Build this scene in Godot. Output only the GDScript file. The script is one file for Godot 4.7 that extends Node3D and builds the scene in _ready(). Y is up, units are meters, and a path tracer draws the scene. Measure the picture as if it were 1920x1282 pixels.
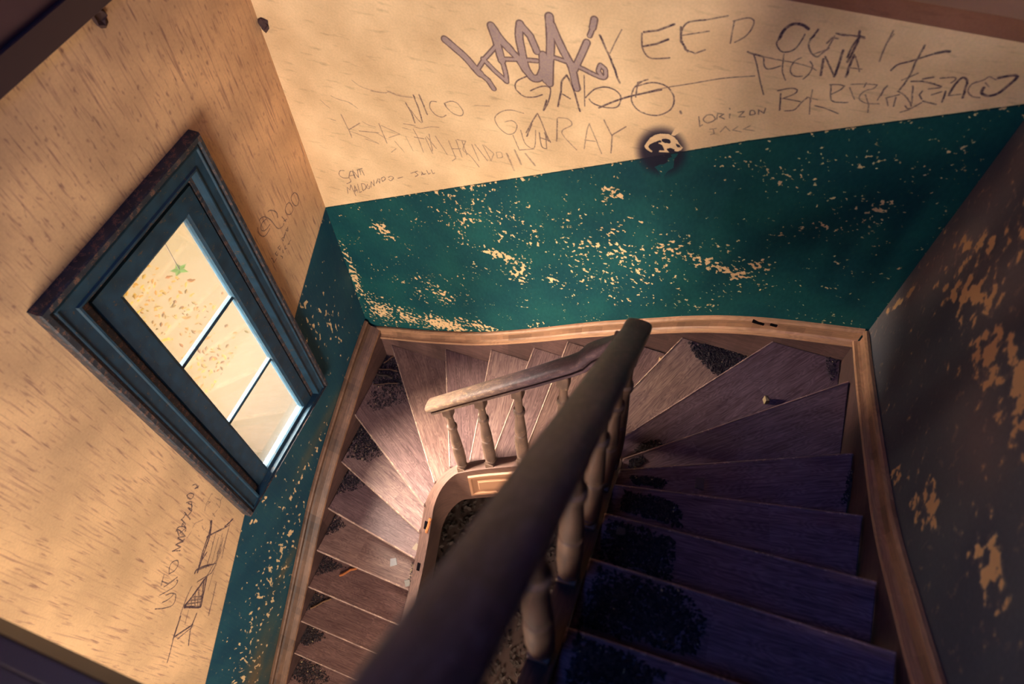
extends Node3D
# An old winding staircase seen from the landing above: window on the left wall, writing on the back wall.
const XL := -2.11          # left wall, inner face
const XR := 0.878          # right wall
const ZB := -2.28          # back wall
const ZF := 2.9            # front wall (behind the camera)
const GY := -7.13          # ground floor
const TOPY := 1.9          # ceiling of the upper storey
const LAND := -1.373       # landing floor
const RISE := 0.192
var rng := RandomNumberGenerator.new()
var M := {}
var ink := PackedByteArray()
var pen_add := 0.0      # spray paint: a dark rim first, then the even fill
var pen_level := 0.0
var iw := 0
var ih := 0
var iu0 := 0.0
var iv0 := 0.0
var ires := 2.0

# ---------------------------------------------------------------- naming
var used := {}
func numbered(called: String) -> String:
	var n: int = used.get(called, 0)
	used[called] = n + 1
	return called if n == 0 else "%s_%03d" % [called, n]
func thing(called: String, label: String, category: String, at := Vector3.ZERO, group := "") -> Node3D:
	var o := Node3D.new()
	o.name = numbered(called)
	o.position = at
	add_child(o, true)
	tag(o, label, category, group)
	return o
func tag(o: Node, label: String, category := "", group := "", kind := "") -> void:
	if label: o.set_meta("label", label)
	if category: o.set_meta("category", category)
	if group: o.set_meta("group", group)
	if kind: o.set_meta("kind", kind)
func obj(called: String, st: SurfaceTool, mat: Material, parent: Node = null) -> MeshInstance3D:
	st.generate_normals()
	var mi := MeshInstance3D.new()
	mi.mesh = st.commit()
	mi.material_override = mat
	if parent:
		var base := called
		var i := 0
		while parent.has_node(NodePath(called)):
			i += 1
			called = "%s_%03d" % [base, i]
		mi.name = called
		parent.add_child(mi, true)
	else:
		mi.name = numbered(called)
		add_child(mi, true)
	return mi
func struct(called: String, st: SurfaceTool, mat: Material, label := "") -> MeshInstance3D:
	var o := obj(called, st, mat)
	tag(o, label, "", "", "structure")
	return o

# ---------------------------------------------------------------- mesh helpers
func mb(group := -1) -> SurfaceTool:
	var st := SurfaceTool.new()
	st.begin(Mesh.PRIMITIVE_TRIANGLES)
	st.set_smooth_group(group)
	return st
func tri(st: SurfaceTool, a: Vector3, b: Vector3, c: Vector3, h: Vector3, ua := Vector2.ZERO, ub := Vector2.ZERO, uc := Vector2.ZERO) -> void:
	if (b - a).cross(c - a).dot(h) > 0.0:
		var t := b
		b = c
		c = t
		var u := ub
		ub = uc
		uc = u
	st.set_uv(ua)
	st.add_vertex(a)
	st.set_uv(ub)
	st.add_vertex(b)
	st.set_uv(uc)
	st.add_vertex(c)
func quad(st: SurfaceTool, a: Vector3, b: Vector3, c: Vector3, d: Vector3, h: Vector3, ua := Vector2.ZERO, ub := Vector2.ZERO, uc := Vector2.ZERO, ud := Vector2.ZERO) -> void:
	tri(st, a, b, c, h, ua, ub, uc)
	tri(st, a, c, d, h, ua, uc, ud)
func box(st: SurfaceTool, lo: Vector3, hi: Vector3, t := Transform3D.IDENTITY) -> void:
	# a box with small chamfers
	var e: float = minf(0.004, 0.2 * minf(hi.x - lo.x, minf(hi.y - lo.y, hi.z - lo.z)))
	var c := (lo + hi) * 0.5
	var pts := {}
	for sx in [-1, 1]:
		for sy in [-1, 1]:
			for sz in [-1, 1]:
				var k := Vector3(hi.x if sx > 0 else lo.x, hi.y if sy > 0 else lo.y, hi.z if sz > 0 else lo.z)
				pts[[sx, sy, sz]] = [k - Vector3(0, sy, sz) * e, k - Vector3(sx, 0, sz) * e, k - Vector3(sx, sy, 0) * e]
	for s in [-1, 1]:
		quad(st, t * pts[[s, -1, -1]][0], t * pts[[s, 1, -1]][0], t * pts[[s, 1, 1]][0], t * pts[[s, -1, 1]][0], t.basis * Vector3(s, 0, 0))
		quad(st, t * pts[[-1, s, -1]][1], t * pts[[1, s, -1]][1], t * pts[[1, s, 1]][1], t * pts[[-1, s, 1]][1], t.basis * Vector3(0, s, 0))
		quad(st, t * pts[[-1, -1, s]][2], t * pts[[1, -1, s]][2], t * pts[[1, 1, s]][2], t * pts[[-1, 1, s]][2], t.basis * Vector3(0, 0, s))
		for r in [-1, 1]:
			quad(st, t * pts[[s, r, -1]][0], t * pts[[s, r, 1]][0], t * pts[[s, r, 1]][1], t * pts[[s, r, -1]][1], t.basis * Vector3(s, r, 0))
			quad(st, t * pts[[s, -1, r]][0], t * pts[[s, 1, r]][0], t * pts[[s, 1, r]][2], t * pts[[s, -1, r]][2], t.basis * Vector3(s, 0, r))
			quad(st, t * pts[[-1, s, r]][1], t * pts[[1, s, r]][1], t * pts[[1, s, r]][2], t * pts[[-1, s, r]][2], t.basis * Vector3(0, s, r))
			for q in [-1, 1]:
				tri(st, t * pts[[s, r, q]][0], t * pts[[s, r, q]][1], t * pts[[s, r, q]][2], t.basis * Vector3(s, r, q))
func lathe(st: SurfaceTool, prof: Array, at: Vector3, seg := 20) -> void:
	# prof: [radius, height] pairs from the bottom up
	for i in prof.size() - 1:
		var r0: float = prof[i][0]
		var r1: float = prof[i + 1][0]
		var y0: float = prof[i][1]
		var y1: float = prof[i + 1][1]
		if prof[i].size() > 2: st.set_smooth_group(prof[i][2])
		for k in seg:
			var a := TAU * k / seg
			var b := TAU * (k + 1) / seg
			var h := Vector3(cos((a + b) / 2), 0, sin((a + b) / 2))
			quad(st, at + Vector3(cos(a) * r0, y0, sin(a) * r0), at + Vector3(cos(b) * r0, y0, sin(b) * r0), at + Vector3(cos(b) * r1, y1, sin(b) * r1), at + Vector3(cos(a) * r1, y1, sin(a) * r1), h + Vector3(0, 0.01, 0) * signf(r0 - r1))
func inset(p: PackedVector2Array, d: float) -> PackedVector2Array:
	var out := PackedVector2Array()
	var n := p.size()
	var s := 1.0 if Geometry2D.is_polygon_clockwise(p) else -1.0
	for i in n:
		var a := (p[i] - p[(i + n - 1) % n]).normalized()
		var b := (p[(i + 1) % n] - p[i]).normalized()
		var na := Vector2(-a.y, a.x) * s
		var nb := Vector2(-b.y, b.x) * s
		var m := (na + nb).normalized()
		var k := clampf(m.dot(na), 0.35, 1.0)
		var q := p[i] + m * d / k
		out.append(q)
	return out
func prism(st: SurfaceTool, p: PackedVector2Array, y0: float, y1: float, bevel: float, udir: Vector2, uvo := Vector2.ZERO) -> void:
	# p is in plan (x, z); the top edge is bevelled; the grain runs along udir
	var vdir := Vector2(-udir.y, udir.x)
	var top := inset(p, bevel)
	if not Geometry2D.is_point_in_polygon(top[0] * 0.999 + p[0] * 0.001, p) and bevel > 0.0:
		top = inset(p, -bevel)
	var c := Vector2.ZERO
	for q in p: c += q / p.size()
	var uv := func(q: Vector2, dv: float) -> Vector2: return Vector2(q.dot(udir), q.dot(vdir) + dv) + uvo
	var id := Geometry2D.triangulate_polygon(top)
	for i in range(0, id.size(), 3):
		var a := top[id[i]]
		var b := top[id[i + 1]]
		var d := top[id[i + 2]]
		tri(st, Vector3(a.x, y1, a.y), Vector3(b.x, y1, b.y), Vector3(d.x, y1, d.y), Vector3.UP, uv.call(a, 0.0), uv.call(b, 0.0), uv.call(d, 0.0))
		a = p[id[i]]
		b = p[id[i + 1]]
		d = p[id[i + 2]]
		tri(st, Vector3(a.x, y0, a.y), Vector3(b.x, y0, b.y), Vector3(d.x, y0, d.y), Vector3.DOWN, uv.call(a, 0.0), uv.call(b, 0.0), uv.call(d, 0.0))
	for i in p.size():
		var j := (i + 1) % p.size()
		var h2 := (p[i] + p[j]) / 2 - c
		var e := p[j] - p[i]
		var nn := Vector2(-e.y, e.x)
		if nn.dot(h2) < 0: nn = -nn
		var h := Vector3(nn.x, 0, nn.y)
		quad(st, Vector3(p[i].x, y0, p[i].y), Vector3(p[j].x, y0, p[j].y), Vector3(p[j].x, y1 - bevel, p[j].y), Vector3(p[i].x, y1 - bevel, p[i].y), h, uv.call(p[i], 0.03), uv.call(p[j], 0.03), uv.call(p[j], 0.0), uv.call(p[i], 0.0))
		if bevel > 0.0:
			quad(st, Vector3(p[i].x, y1 - bevel, p[i].y), Vector3(p[j].x, y1 - bevel, p[j].y), Vector3(top[j].x, y1, top[j].y), Vector3(top[i].x, y1, top[i].y), h.normalized() + Vector3.UP, uv.call(p[i], 0.0), uv.call(p[j], 0.0), uv.call(top[j], 0.0), uv.call(top[i], 0.0))
func sweep(st: SurfaceTool, path: Array, prof: Array, caps := true, sharp := []) -> void:
	# closed profile [right, up] swept along a path; one smooth group for each run between sharp points
	var n := prof.size()
	var rings := []
	var us := [0.0]
	for i in path.size():
		var p: Vector3 = path[i]
		var a: Vector3 = path[maxi(i - 1, 0)]
		var b: Vector3 = path[mini(i + 1, path.size() - 1)]
		var t := (b - a).normalized()
		var r := Vector3(-t.z, 0, t.x).normalized()
		var u := r.cross(t).normalized()
		if u.y < 0: u = -u
		var ring := []
		for q in prof: ring.append(p + r * q[0] + u * q[1])
		rings.append(ring)
		if i > 0: us.append(us[i - 1] + (p - path[i - 1]).length())
	var pv := [0.0]
	for k in n: pv.append(pv[k] + Vector2(prof[k][0], prof[k][1]).distance_to(Vector2(prof[(k + 1) % n][0], prof[(k + 1) % n][1])))
	var group := 1
	for k in n:
		if k in sharp: group += 1
		st.set_smooth_group(group)
		var k2 := (k + 1) % n
		for i in rings.size() - 1:
			var c: Vector3 = (path[i] + path[i + 1]) / 2
			var m: Vector3 = (rings[i][k] + rings[i][k2] + rings[i + 1][k] + rings[i + 1][k2]) / 4
			quad(st, rings[i][k], rings[i][k2], rings[i + 1][k2], rings[i + 1][k], m - c, Vector2(us[i], pv[k]), Vector2(us[i], pv[k + 1]), Vector2(us[i + 1], pv[k + 1]), Vector2(us[i + 1], pv[k]))
	if caps:
		st.set_smooth_group(-1)
		for e in [0, rings.size() - 1]:
			var o: Vector3 = path[e]
			var h: Vector3 = path[0] - path[1] if e == 0 else path[-1] - path[-2]
			for k in n: tri(st, o, rings[e][k], rings[e][(k + 1) % n], h, Vector2(0, 0), Vector2(0.03, 0), Vector2(0, 0.03))

# ---------------------------------------------------------------- textures
func noise_img(w: int, h: int, f: float, oct: int, sd: int, type := FastNoiseLite.TYPE_SIMPLEX_SMOOTH) -> Image:
	var n := FastNoiseLite.new()
	n.noise_type = type
	n.frequency = f
	n.fractal_octaves = oct
	n.fractal_type = FastNoiseLite.FRACTAL_FBM if oct > 1 else FastNoiseLite.FRACTAL_NONE
	n.seed = sd
	return n.get_image(w, h)
func noise_bytes(w: int, h: int, f: float, oct: int, sd: int, sx := 1, sy := 1) -> PackedByteArray:
	# sx, sy > 1 draw the noise out along that axis
	var im := noise_img(maxi(w / sx, 4), maxi(h / sy, 4), f, oct, sd)
	if sx > 1 or sy > 1: im.resize(w, h, Image.INTERPOLATE_CUBIC)
	return im.get_data()
func tex(w: int, h: int, d: PackedByteArray, f := Image.FORMAT_RGB8) -> ImageTexture:
	return ImageTexture.create_from_image(Image.create_from_data(w, h, false, f, d))
func mat(color: Color, rough: float, spec := 0.4) -> StandardMaterial3D:
	var m := StandardMaterial3D.new()
	m.albedo_color = color
	m.roughness = rough
	m.metallic_specular = spec
	return m
func wood_texture(w: int, h: int, dark: Color, light: Color, sd: int, wear: float) -> ImageTexture:
	var fine := noise_bytes(w, h, 0.11, 3, sd, 24, 1)
	var broad := noise_bytes(w, h, 0.012, 3, sd + 1, 5, 1)
	var blot := noise_bytes(w, h, 0.02, 3, sd + 2, 6, 2)
	var d := PackedByteArray()
	d.resize(w * h * 3)
	var j := 0
	for i in w * h:
		var g: float = fine[i] / 255.0
		var b: float = broad[i] / 255.0
		var ring: float = absf(fmod(b * 9.0, 1.0) - 0.5) * 2.0
		var t: float = clampf(0.1 + 0.5 * g + 0.3 * ring + 0.3 * (blot[i] / 255.0 - 0.5), 0.0, 1.0)
		if g < 0.3: t *= 0.6 + g * 1.2
		var k := 255.0
		d[j] = int(lerpf(dark.r, light.r, t) * k)
		d[j + 1] = int(lerpf(dark.g, light.g, t) * k)
		d[j + 2] = int(lerpf(dark.b, light.b, t) * k)
		j += 3
	return tex(w, h, d)
func worn_texture(s: int, base: Color, wear_color: Color, amount: float, sd: int) -> ImageTexture:
	var a := noise_bytes(s, s, 0.02, 5, sd)
	var b := noise_bytes(s, s, 0.1, 3, sd + 1)
	var c := noise_bytes(s, s, 0.008, 2, sd + 2)
	var d := PackedByteArray()
	d.resize(s * s * 3)
	var j := 0
	for i in s * s:
		var t := clampf((a[i] * 0.6 + b[i] * 0.4 - 255.0 * (1.0 - amount)) / 22.0, 0.0, 1.0)
		var v := 0.82 + 0.36 * c[i] / 255.0
		d[j] = int(clampf(lerpf(base.r * v, wear_color.r, t), 0, 1) * 255.0)
		d[j + 1] = int(clampf(lerpf(base.g * v, wear_color.g, t), 0, 1) * 255.0)
		d[j + 2] = int(clampf(lerpf(base.b * v, wear_color.b, t), 0, 1) * 255.0)
		j += 3
	return tex(s, s, d)
func at_list(l: Array, x: float) -> float:
	# piecewise straight line through [x, y] pairs that rise in x
	if x <= l[0][0]: return l[0][1] + (x - l[0][0]) * (l[1][1] - l[0][1]) / (l[1][0] - l[0][0])
	for i in range(1, l.size()):
		if x <= l[i][0] or i == l.size() - 1:
			return l[i - 1][1] + (x - l[i - 1][0]) * (l[i][1] - l[i - 1][1]) / (l[i][0] - l[i - 1][0])
	return l[-1][1]
# charcoal and pen strokes: (breadth in mm, strength, points in wall millimetres)
func pen(breadth: float, strength: float, pts: Array) -> void:
	var r := maxf((breadth + pen_add) * 0.56 / ires, 0.9)
	var reach := int(ceil(r + 0.7))
	var wander := 0.0
	var pp := PackedVector2Array()
	for i in range(0, pts.size(), 2): pp.append(Vector2((pts[i] - iu0) / ires, (iv0 - pts[i + 1]) / ires))
	if pp.size() > 3:
		# round the bends, but keep sharp corners
		var fine := PackedVector2Array()
		for i in pp.size() - 1:
			var p0 := pp[maxi(i - 1, 0)]
			var p3 := pp[mini(i + 2, pp.size() - 1)]
			if i > 0 and (pp[i] - p0).normalized().dot((pp[i + 1] - pp[i]).normalized()) < -0.2: p0 = pp[i]
			if (pp[i + 1] - pp[i]).normalized().dot((p3 - pp[i + 1]).normalized()) < -0.2: p3 = pp[i + 1]
			for k in 6: fine.append(pp[i].cubic_interpolate(pp[i + 1], p0, p3, k / 6.0))
		fine.append(pp[-1])
		pp = fine
	for i in pp.size() - 1:
		var a := pp[i]
		var b := pp[i + 1]
		var steps := int(ceil(a.distance_to(b) / maxf(r * 0.5, 0.5))) + 1
		for s in steps:
			var p := a.lerp(b, float(s) / steps)
			wander = wander * 0.8 + rng.randf_range(-0.3, 0.3)
			p += Vector2(wander, -wander) * minf(r, 1.5) * 0.5
			var f: float = strength * 255.0 * clampf(0.75 + wander * 0.5, 0.3, 1.0)
			if pen_level > 0.0: f = pen_level * 255.0
			for yy in range(maxi(int(p.y) - reach, 0), mini(int(p.y) + reach + 1, ih)):
				for xx in range(maxi(int(p.x) - reach, 0), mini(int(p.x) + reach + 1, iw)):
					var q := clampf(r + 0.5 - Vector2(xx, yy).distance_to(p), 0.0, 1.0) * f
					var at := yy * iw + xx
					if q > ink[at]: ink[at] = int(q)
func blob_field(w: int, h: int, u0: float, v0: float, res: float, blobs: Array) -> PackedByteArray:
	# soft mask: [u, v, half width, half height, strength, lean] in metres
	var s := 6
	var lw := w / s + 1
	var lh := h / s + 1
	var d := PackedByteArray()
	d.resize(lw * lh)
	for b in blobs:
		for y in lh:
			var v: float = v0 - y * s * res - b[1]
			if absf(v) > b[3] * 2.2: continue
			for x in lw:
				var u: float = u0 + x * s * res - b[0] - v * b[5]
				var q: float = (u / b[2]) ** 2 + (v / b[3]) ** 2
				if q < 4.5:
					var g := int(255.0 * b[4] * exp(-q))
					if g > d[y * lw + x]: d[y * lw + x] = g
	var im := Image.create_from_data(lw, lh, false, Image.FORMAT_L8, d)
	im.resize(w, h, Image.INTERPOLATE_BILINEAR)
	return im.get_data()
func back_writing() -> void:
	pen(7, 0.9, [-555, -1600, -512, -1674, -484, -1733])
	pen(7, 0.9, [-488, -1723, -474, -1758, -457, -1785])
	pen(4, 0.7, [-476, -1561, -494, -1613, -510, -1666])
	pen(5, 0.85, [-401, -1559, -392, -1615, -358, -1650, -288, -1634])
	pen(5, 0.85, [-192, -1464, -251, -1487, -264, -1537, -239, -1589])
	pen(5, 0.85, [-239, -1589, -201, -1595, -169, -1573])
	pen(7, 0.9, [-395, -1553, -345, -1535, -292, -1500])
	pen(7, 0.9, [-391, -1610, -344, -1589, -304, -1562])
	pen(7, 0.9, [-269, -1507, -259, -1561, -227, -1595])
	pen(4, 0.75, [-260, -1537, -170, -1501])
	pen(4, 0.75, [-192, -1464, -122, -1434])
	pen(4, 0.75, [-98, -1448, -92, -1532])
	pen(4, 0.75, [-101, -1449, -55, -1428, -34, -1442, -46, -1490, -79, -1525])
	pen(4, 0.6, [185, -1509, 217, -1486, 224, -1432])
	pen(4, 0.6, [225, -1425, 272, -1422, 314, -1424])
	pen(7, 0.85, [290, -1403, 297, -1438, 295, -1484, 293, -1516])
	pen(4, 0.6, [389, -1393, 381, -1427, 385, -1491])
	pen(3, 0.85, [-414, -1838, -301, -1771, -192, -1721, -88, -1673, 20, -1636])
	pen(7, 0.95, [-531, -1921, -473, -1875, -406, -1831, -296, -1774])
	pen(5, 0.85, [-826, -1913, -788, -1885, -756, -1874, -739, -1888, -749, -1953, -768, -1999])
	pen(5, 0.85, [-842, -1847, -886, -1882, -891, -1920, -854, -1948, -809, -1940, -774, -1919])
	pen(5, 0.85, [-688, -1894, -653, -1909])
	pen(4, 0.85, [-603, -1784, -591, -1930])
	pen(5, 0.85, [-591, -1887, -553, -1835, -499, -1816, -451, -1839, -455, -1894, -500, -1912, -553, -1908, -575, -1889])
	pen(7, 0.85, [-705, -1960, -694, -1877])
	pen(7, 0.85, [-694, -1877, -693, -1835, -674, -1801, -645, -1853, -610, -1961])
	pen(7, 0.85, [-755, -1942, -768, -1999])
	pen(5, 0.85, [-375, -1757, -402, -1796, -403, -1855, -365, -1894, -298, -1897, -247, -1853, -245, -1795, -279, -1756, -336, -1752, -396, -1785])
	pen(5, 0.85, [-390, -1832, -390, -1765, -353, -1742])
	pen(8, 0.7, [-209, -1853, -204, -1863])
	pen(3, 0.65, [-858, -2037, -912, -2035, -958, -2054, -993, -2097, -980, -2142, -939, -2173, -903, -2156, -890, -2110, -913, -2092, -946, -2108])
	pen(3, 0.65, [-873, -2133, -851, -2205, -809, -2215, -803, -2113])
	pen(3, 0.65, [-910, -2172, -881, -2251, -809, -2222])
	pen(5, 0.7, [-847, -2140, -815, -2062, -795, -2020])
	pen(6, 0.7, [-844, -2160, -821, -2084])
	pen(4, 0.75, [-795, -2020, -775, -2064, -752, -2126, -733, -2163])
	pen(4, 0.75, [-786, -2122, -774, -2197, -750, -2204, -758, -2107])
	pen(4, 0.75, [-780, -2149, -734, -2156])
	pen(4, 0.75, [-763, -2116, -742, -2159])
	pen(5, 0.65, [-706, -2025, -705, -2148])
	pen(4, 0.5, [-703, -2018, -659, -2013, -642, -2041, -684, -2093, -612, -2170])
	pen(4, 0.5, [-579, -2153, -574, -2055, -566, -2013, -541, -2066, -500, -2158])
	pen(4, 0.5, [-580, -2104, -533, -2098])
	pen(5, 0.65, [-505, -1977, -466, -2045, -409, -1982])
	pen(5, 0.65, [-464, -2044, -460, -2142])
	pen(4, 0.6, [-1809, -2301, -1789, -2394, -1783, -2439])
	pen(4, 0.6, [-1788, -2389, -1712, -2326])
	pen(4, 0.6, [-1728, -2380, -1615, -2360])
	pen(4, 0.6, [-1603, -2300, -1583, -2416])
	pen(3, 0.6, [-1466, -2262, -1402, -2256])
	pen(2, 0.45, [-1592, -2308, -1498, -2334, -1565, -2376])
	pen(2, 0.45, [-1535, -2390, -1492, -2448])
	pen(2, 0.45, [-1467, -2340, -1441, -2425])
	pen(2, 0.45, [-1704, -2424, -1631, -2434])
	pen(2, 0.45, [-1537, -2438, -1570, -2472])
	pen(3, 0.6, [-1418, -2281, -1400, -2328, -1384, -2416])
	pen(4, 0.6, [-1420, -2330, -1368, -2326])
	pen(3, 0.6, [-1360, -2317, -1334, -2409])
	pen(3, 0.6, [-1337, -2288, -1332, -2392])
	pen(3, 0.6, [-1305, -2290, -1254, -2392])
	pen(3, 0.6, [-1352, -2307, -1309, -2370])
	pen(3, 0.6, [-1237, -2300, -1210, -2402, -1232, -2425])
	pen(3, 0.6, [-1223, -2345, -1178, -2331])
	pen(3, 0.6, [-1198, -2285, -1176, -2384])
	pen(3, 0.6, [-1167, -2283, -1149, -2361])
	pen(3, 0.6, [-1191, -2279, -1148, -2277, -1166, -2335, -1130, -2363, -1090, -2421])
	pen(3, 0.6, [-1118, -2287, -1088, -2380])
	pen(3, 0.6, [-1102, -2283, -1043, -2367])
	pen(3, 0.6, [-1062, -2274, -1024, -2361])
	pen(3, 0.45, [-1056, -2272, -1009, -2311, -1023, -2353])
	pen(3, 0.45, [-996, -2299, -972, -2292, -967, -2320, -992, -2332, -996, -2299])
	pen(8, 0.4, [-944, -2291, -908, -2386])
	pen(8, 0.4, [-904, -2257, -873, -2337])
	pen(8, 0.4, [-851, -2263, -804, -2323])
	pen(4, 0.65, [-136, -1859, -123, -1903, -115, -1892])
	pen(4, 0.65, [-108, -1843, -117, -1867, -97, -1878, -74, -1855, -89, -1838, -108, -1843])
	pen(4, 0.65, [-70, -1829, -68, -1853])
	pen(4, 0.65, [-71, -1825, -48, -1823, -61, -1839, -40, -1844])
	pen(4, 0.65, [-26, -1817, -23, -1834])
	pen(4, 0.65, [1, -1801, 21, -1791, 9, -1820, 30, -1814])
	pen(4, 0.65, [42, -1782, 44, -1802, 61, -1793, 54, -1779, 42, -1782])
	pen(4, 0.65, [74, -1790, 69, -1771, 91, -1781, 91, -1757])
	pen(4, 0.65, [-33, -1792, -31, -1795])
	pen(3, 0.5, [-84, -1906, -59, -1894])
	pen(3, 0.5, [-71, -1902, -63, -1922, -76, -1930])
	pen(3, 0.5, [-42, -1907, -29, -1877, -8, -1893])
	pen(3, 0.5, [16, -1864, 1, -1886, 35, -1885])
	pen(3, 0.5, [59, -1848, 38, -1871, 81, -1867])
	pen(6, 0.75, [-1432, -2133, -1412, -2182, -1402, -2240])
	pen(6, 0.75, [-1385, -2078, -1370, -2143, -1361, -2224])
	pen(6, 0.75, [-1355, -2068, -1342, -2117, -1329, -2172])
	pen(3, 0.7, [-1421, -2156, -1385, -2213, -1367, -2230])
	pen(3, 0.7, [-1272, -2085, -1301, -2092, -1310, -2127, -1289, -2159, -1257, -2166, -1232, -2148])
	pen(3, 0.7, [-1235, -2084, -1201, -2064, -1169, -2067, -1145, -2106, -1159, -2132, -1195, -2129, -1225, -2104, -1235, -2084])
	pen(3, 0.7, [-1231, -2083, -1225, -2104])
	pen(3, 0.8, [-1894, -2700, -1922, -2709, -1936, -2744, -1914, -2759, -1875, -2746, -1872, -2773, -1904, -2800])
	pen(3, 0.8, [-1877, -2744, -1857, -2695, -1841, -2689, -1838, -2737])
	pen(3, 0.8, [-1868, -2729, -1837, -2712])
	pen(3, 0.8, [-1833, -2739, -1838, -2676, -1814, -2724, -1806, -2666])
	pen(3, 0.8, [-1808, -2667, -1771, -2643])
	pen(3, 0.8, [-1791, -2659, -1793, -2698])
	pen(3, 0.8, [-1779, -2658, -1772, -2695])
	pen(3, 0.8, [-1916, -2878, -1909, -2830, -1895, -2845, -1879, -2801, -1867, -2881])
	pen(3, 0.8, [-1865, -2851, -1855, -2799, -1846, -2848])
	pen(3, 0.8, [-1868, -2842, -1844, -2828])
	pen(3, 0.8, [-1832, -2779, -1835, -2844, -1819, -2832])
	pen(3, 0.8, [-1807, -2768, -1809, -2822, -1785, -2795, -1786, -2764, -1807, -2768])
	pen(3, 0.8, [-1767, -2758, -1778, -2787, -1764, -2791, -1759, -2767])
	pen(3, 0.8, [-1751, -2777, -1738, -2729, -1726, -2757, -1719, -2711])
	pen(3, 0.8, [-1708, -2732, -1695, -2703, -1684, -2721])
	pen(3, 0.8, [-1694, -2697, -1678, -2691, -1687, -2725])
	pen(3, 0.8, [-1668, -2682, -1666, -2706, -1644, -2680, -1648, -2664, -1668, -2682])
	pen(3, 0.8, [-1623, -2662, -1605, -2647, -1592, -2655, -1612, -2682, -1625, -2674])
	pen(3, 0.8, [-1565, -2649, -1532, -2628])
	pen(3, 0.8, [-1480, -2586, -1438, -2558])
	pen(3, 0.8, [-1454, -2569, -1438, -2584, -1457, -2602])
	pen(3, 0.8, [-1414, -2554, -1408, -2572, -1392, -2561])
	pen(3, 0.8, [-1418, -2578, -1411, -2561])
	pen(3, 0.8, [-1384, -2536, -1376, -2559, -1365, -2547])
	pen(3, 0.8, [-1357, -2524, -1351, -2548, -1339, -2538])
	pen(9, 0.95, [60, -1479, 63, -1455, 74, -1433, 91, -1419, 116, -1418, 139, -1428])
	pen(4, 0.85, [60, -1479, 56, -1498, 68, -1516, 84, -1525, 105, -1519, 121, -1502, 129, -1476, 134, -1446])
	pen(6, 0.9, [168, -1423, 162, -1446, 155, -1462])
	pen(5, 0.65, [156, -1464, 158, -1487, 176, -1510, 196, -1518, 208, -1500, 221, -1479])
	pen(5, 0.65, [209, -1464, 219, -1442, 238, -1441])
	pen(4, 0.85, [225, -1425, 248, -1427, 273, -1422, 311, -1419])
	pen(6, 0.85, [297, -1419, 290, -1446, 287, -1473, 287, -1500])
	pen(4, 0.6, [383, -1381, 382, -1420, 382, -1457, 386, -1492])
	pen(4, 0.8, [-6, -1555, 10, -1582, 25, -1614, 44, -1655, 69, -1704])
	pen(4, 0.8, [30, -1559, 38, -1585, 50, -1599, 69, -1594, 94, -1577])
	pen(3, 0.8, [91, -1533, 96, -1562, 105, -1598, 125, -1629])
	pen(3, 0.8, [149, -1532, 133, -1548, 127, -1574, 132, -1595, 151, -1606, 173, -1600])
	pen(3, 0.8, [180, -1540, 193, -1555, 192, -1584, 179, -1611])
	pen(3, 0.8, [304, -1484, 319, -1504, 342, -1542])
	pen(3, 0.8, [310, -1534, 346, -1531])
	pen(6, 0.85, [-27, -1550, -5, -1554, 28, -1556])
	pen(3, 0.7, [28, -1556, 80, -1557, 138, -1556, 187, -1560, 210, -1568])
	pen(7, 0.9, [218, -1522, 224, -1551, 230, -1584])
	pen(7, 0.9, [266, -1478, 270, -1522, 272, -1579])
	pen(7, 0.9, [304, -1487, 304, -1526, 309, -1571])
	pen(5, 0.8, [220, -1512, 243, -1540, 268, -1572])
	pen(5, 0.85, [125, -1686, 141, -1755])
	pen(4, 0.8, [111, -1676, 150, -1656, 173, -1657, 169, -1675, 136, -1704])
	pen(4, 0.8, [141, -1702, 177, -1701, 199, -1701])
	pen(4, 0.8, [159, -1752, 189, -1739, 203, -1703, 215, -1680])
	pen(4, 0.8, [250, -1705, 286, -1706, 336, -1717])
	pen(4, 0.8, [270, -1611, 296, -1604, 316, -1605, 308, -1623, 287, -1646])
	pen(4, 0.8, [274, -1612, 295, -1669, 330, -1670, 350, -1664])
	pen(3, 0.65, [214, -1677, 252, -1679])
	pen(3, 0.65, [225, -1677, 244, -1745])
	pen(3, 0.65, [222, -1644, 231, -1696])
	pen(3, 0.65, [334, -1607, 365, -1648])
	pen(3, 0.65, [334, -1594, 376, -1582, 412, -1576, 406, -1593, 386, -1606, 376, -1628, 383, -1646, 409, -1653, 447, -1645])
	pen(3, 0.65, [377, -1577, 376, -1596])
	pen(3, 0.65, [391, -1621, 416, -1658, 425, -1689])
	pen(3, 0.65, [435, -1633, 437, -1600, 444, -1573])
	pen(5, 0.85, [431, -1515, 442, -1491, 473, -1471, 509, -1444, 530, -1429])
	pen(8, 0.9, [530, -1429, 555, -1416, 566, -1415])
	pen(5, 0.75, [489, -1410, 489, -1443, 488, -1478, 492, -1509, 489, -1550, 484, -1579])
	pen(4, 0.7, [476, -1542, 492, -1527, 512, -1506])
	pen(4, 0.7, [481, -1585, 505, -1593, 532, -1615, 544, -1631])
	pen(4, 0.7, [457, -1618, 491, -1596])
	pen(4, 0.7, [460, -1621, 475, -1646])
	pen(4, 0.7, [485, -1608, 492, -1645])
	pen(4, 0.7, [439, -1613, 437, -1588, 443, -1571])
	pen(4, 0.7, [516, -1555, 541, -1619])
	pen(4, 0.7, [521, -1661, 542, -1645, 567, -1609])
	pen(4, 0.7, [525, -1633, 536, -1642, 546, -1638])
	pen(5, 0.85, [505, -1540, 536, -1532, 570, -1533, 597, -1538])
	pen(5, 0.85, [534, -1523, 562, -1509])
	pen(5, 0.85, [569, -1602, 612, -1604])
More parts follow.
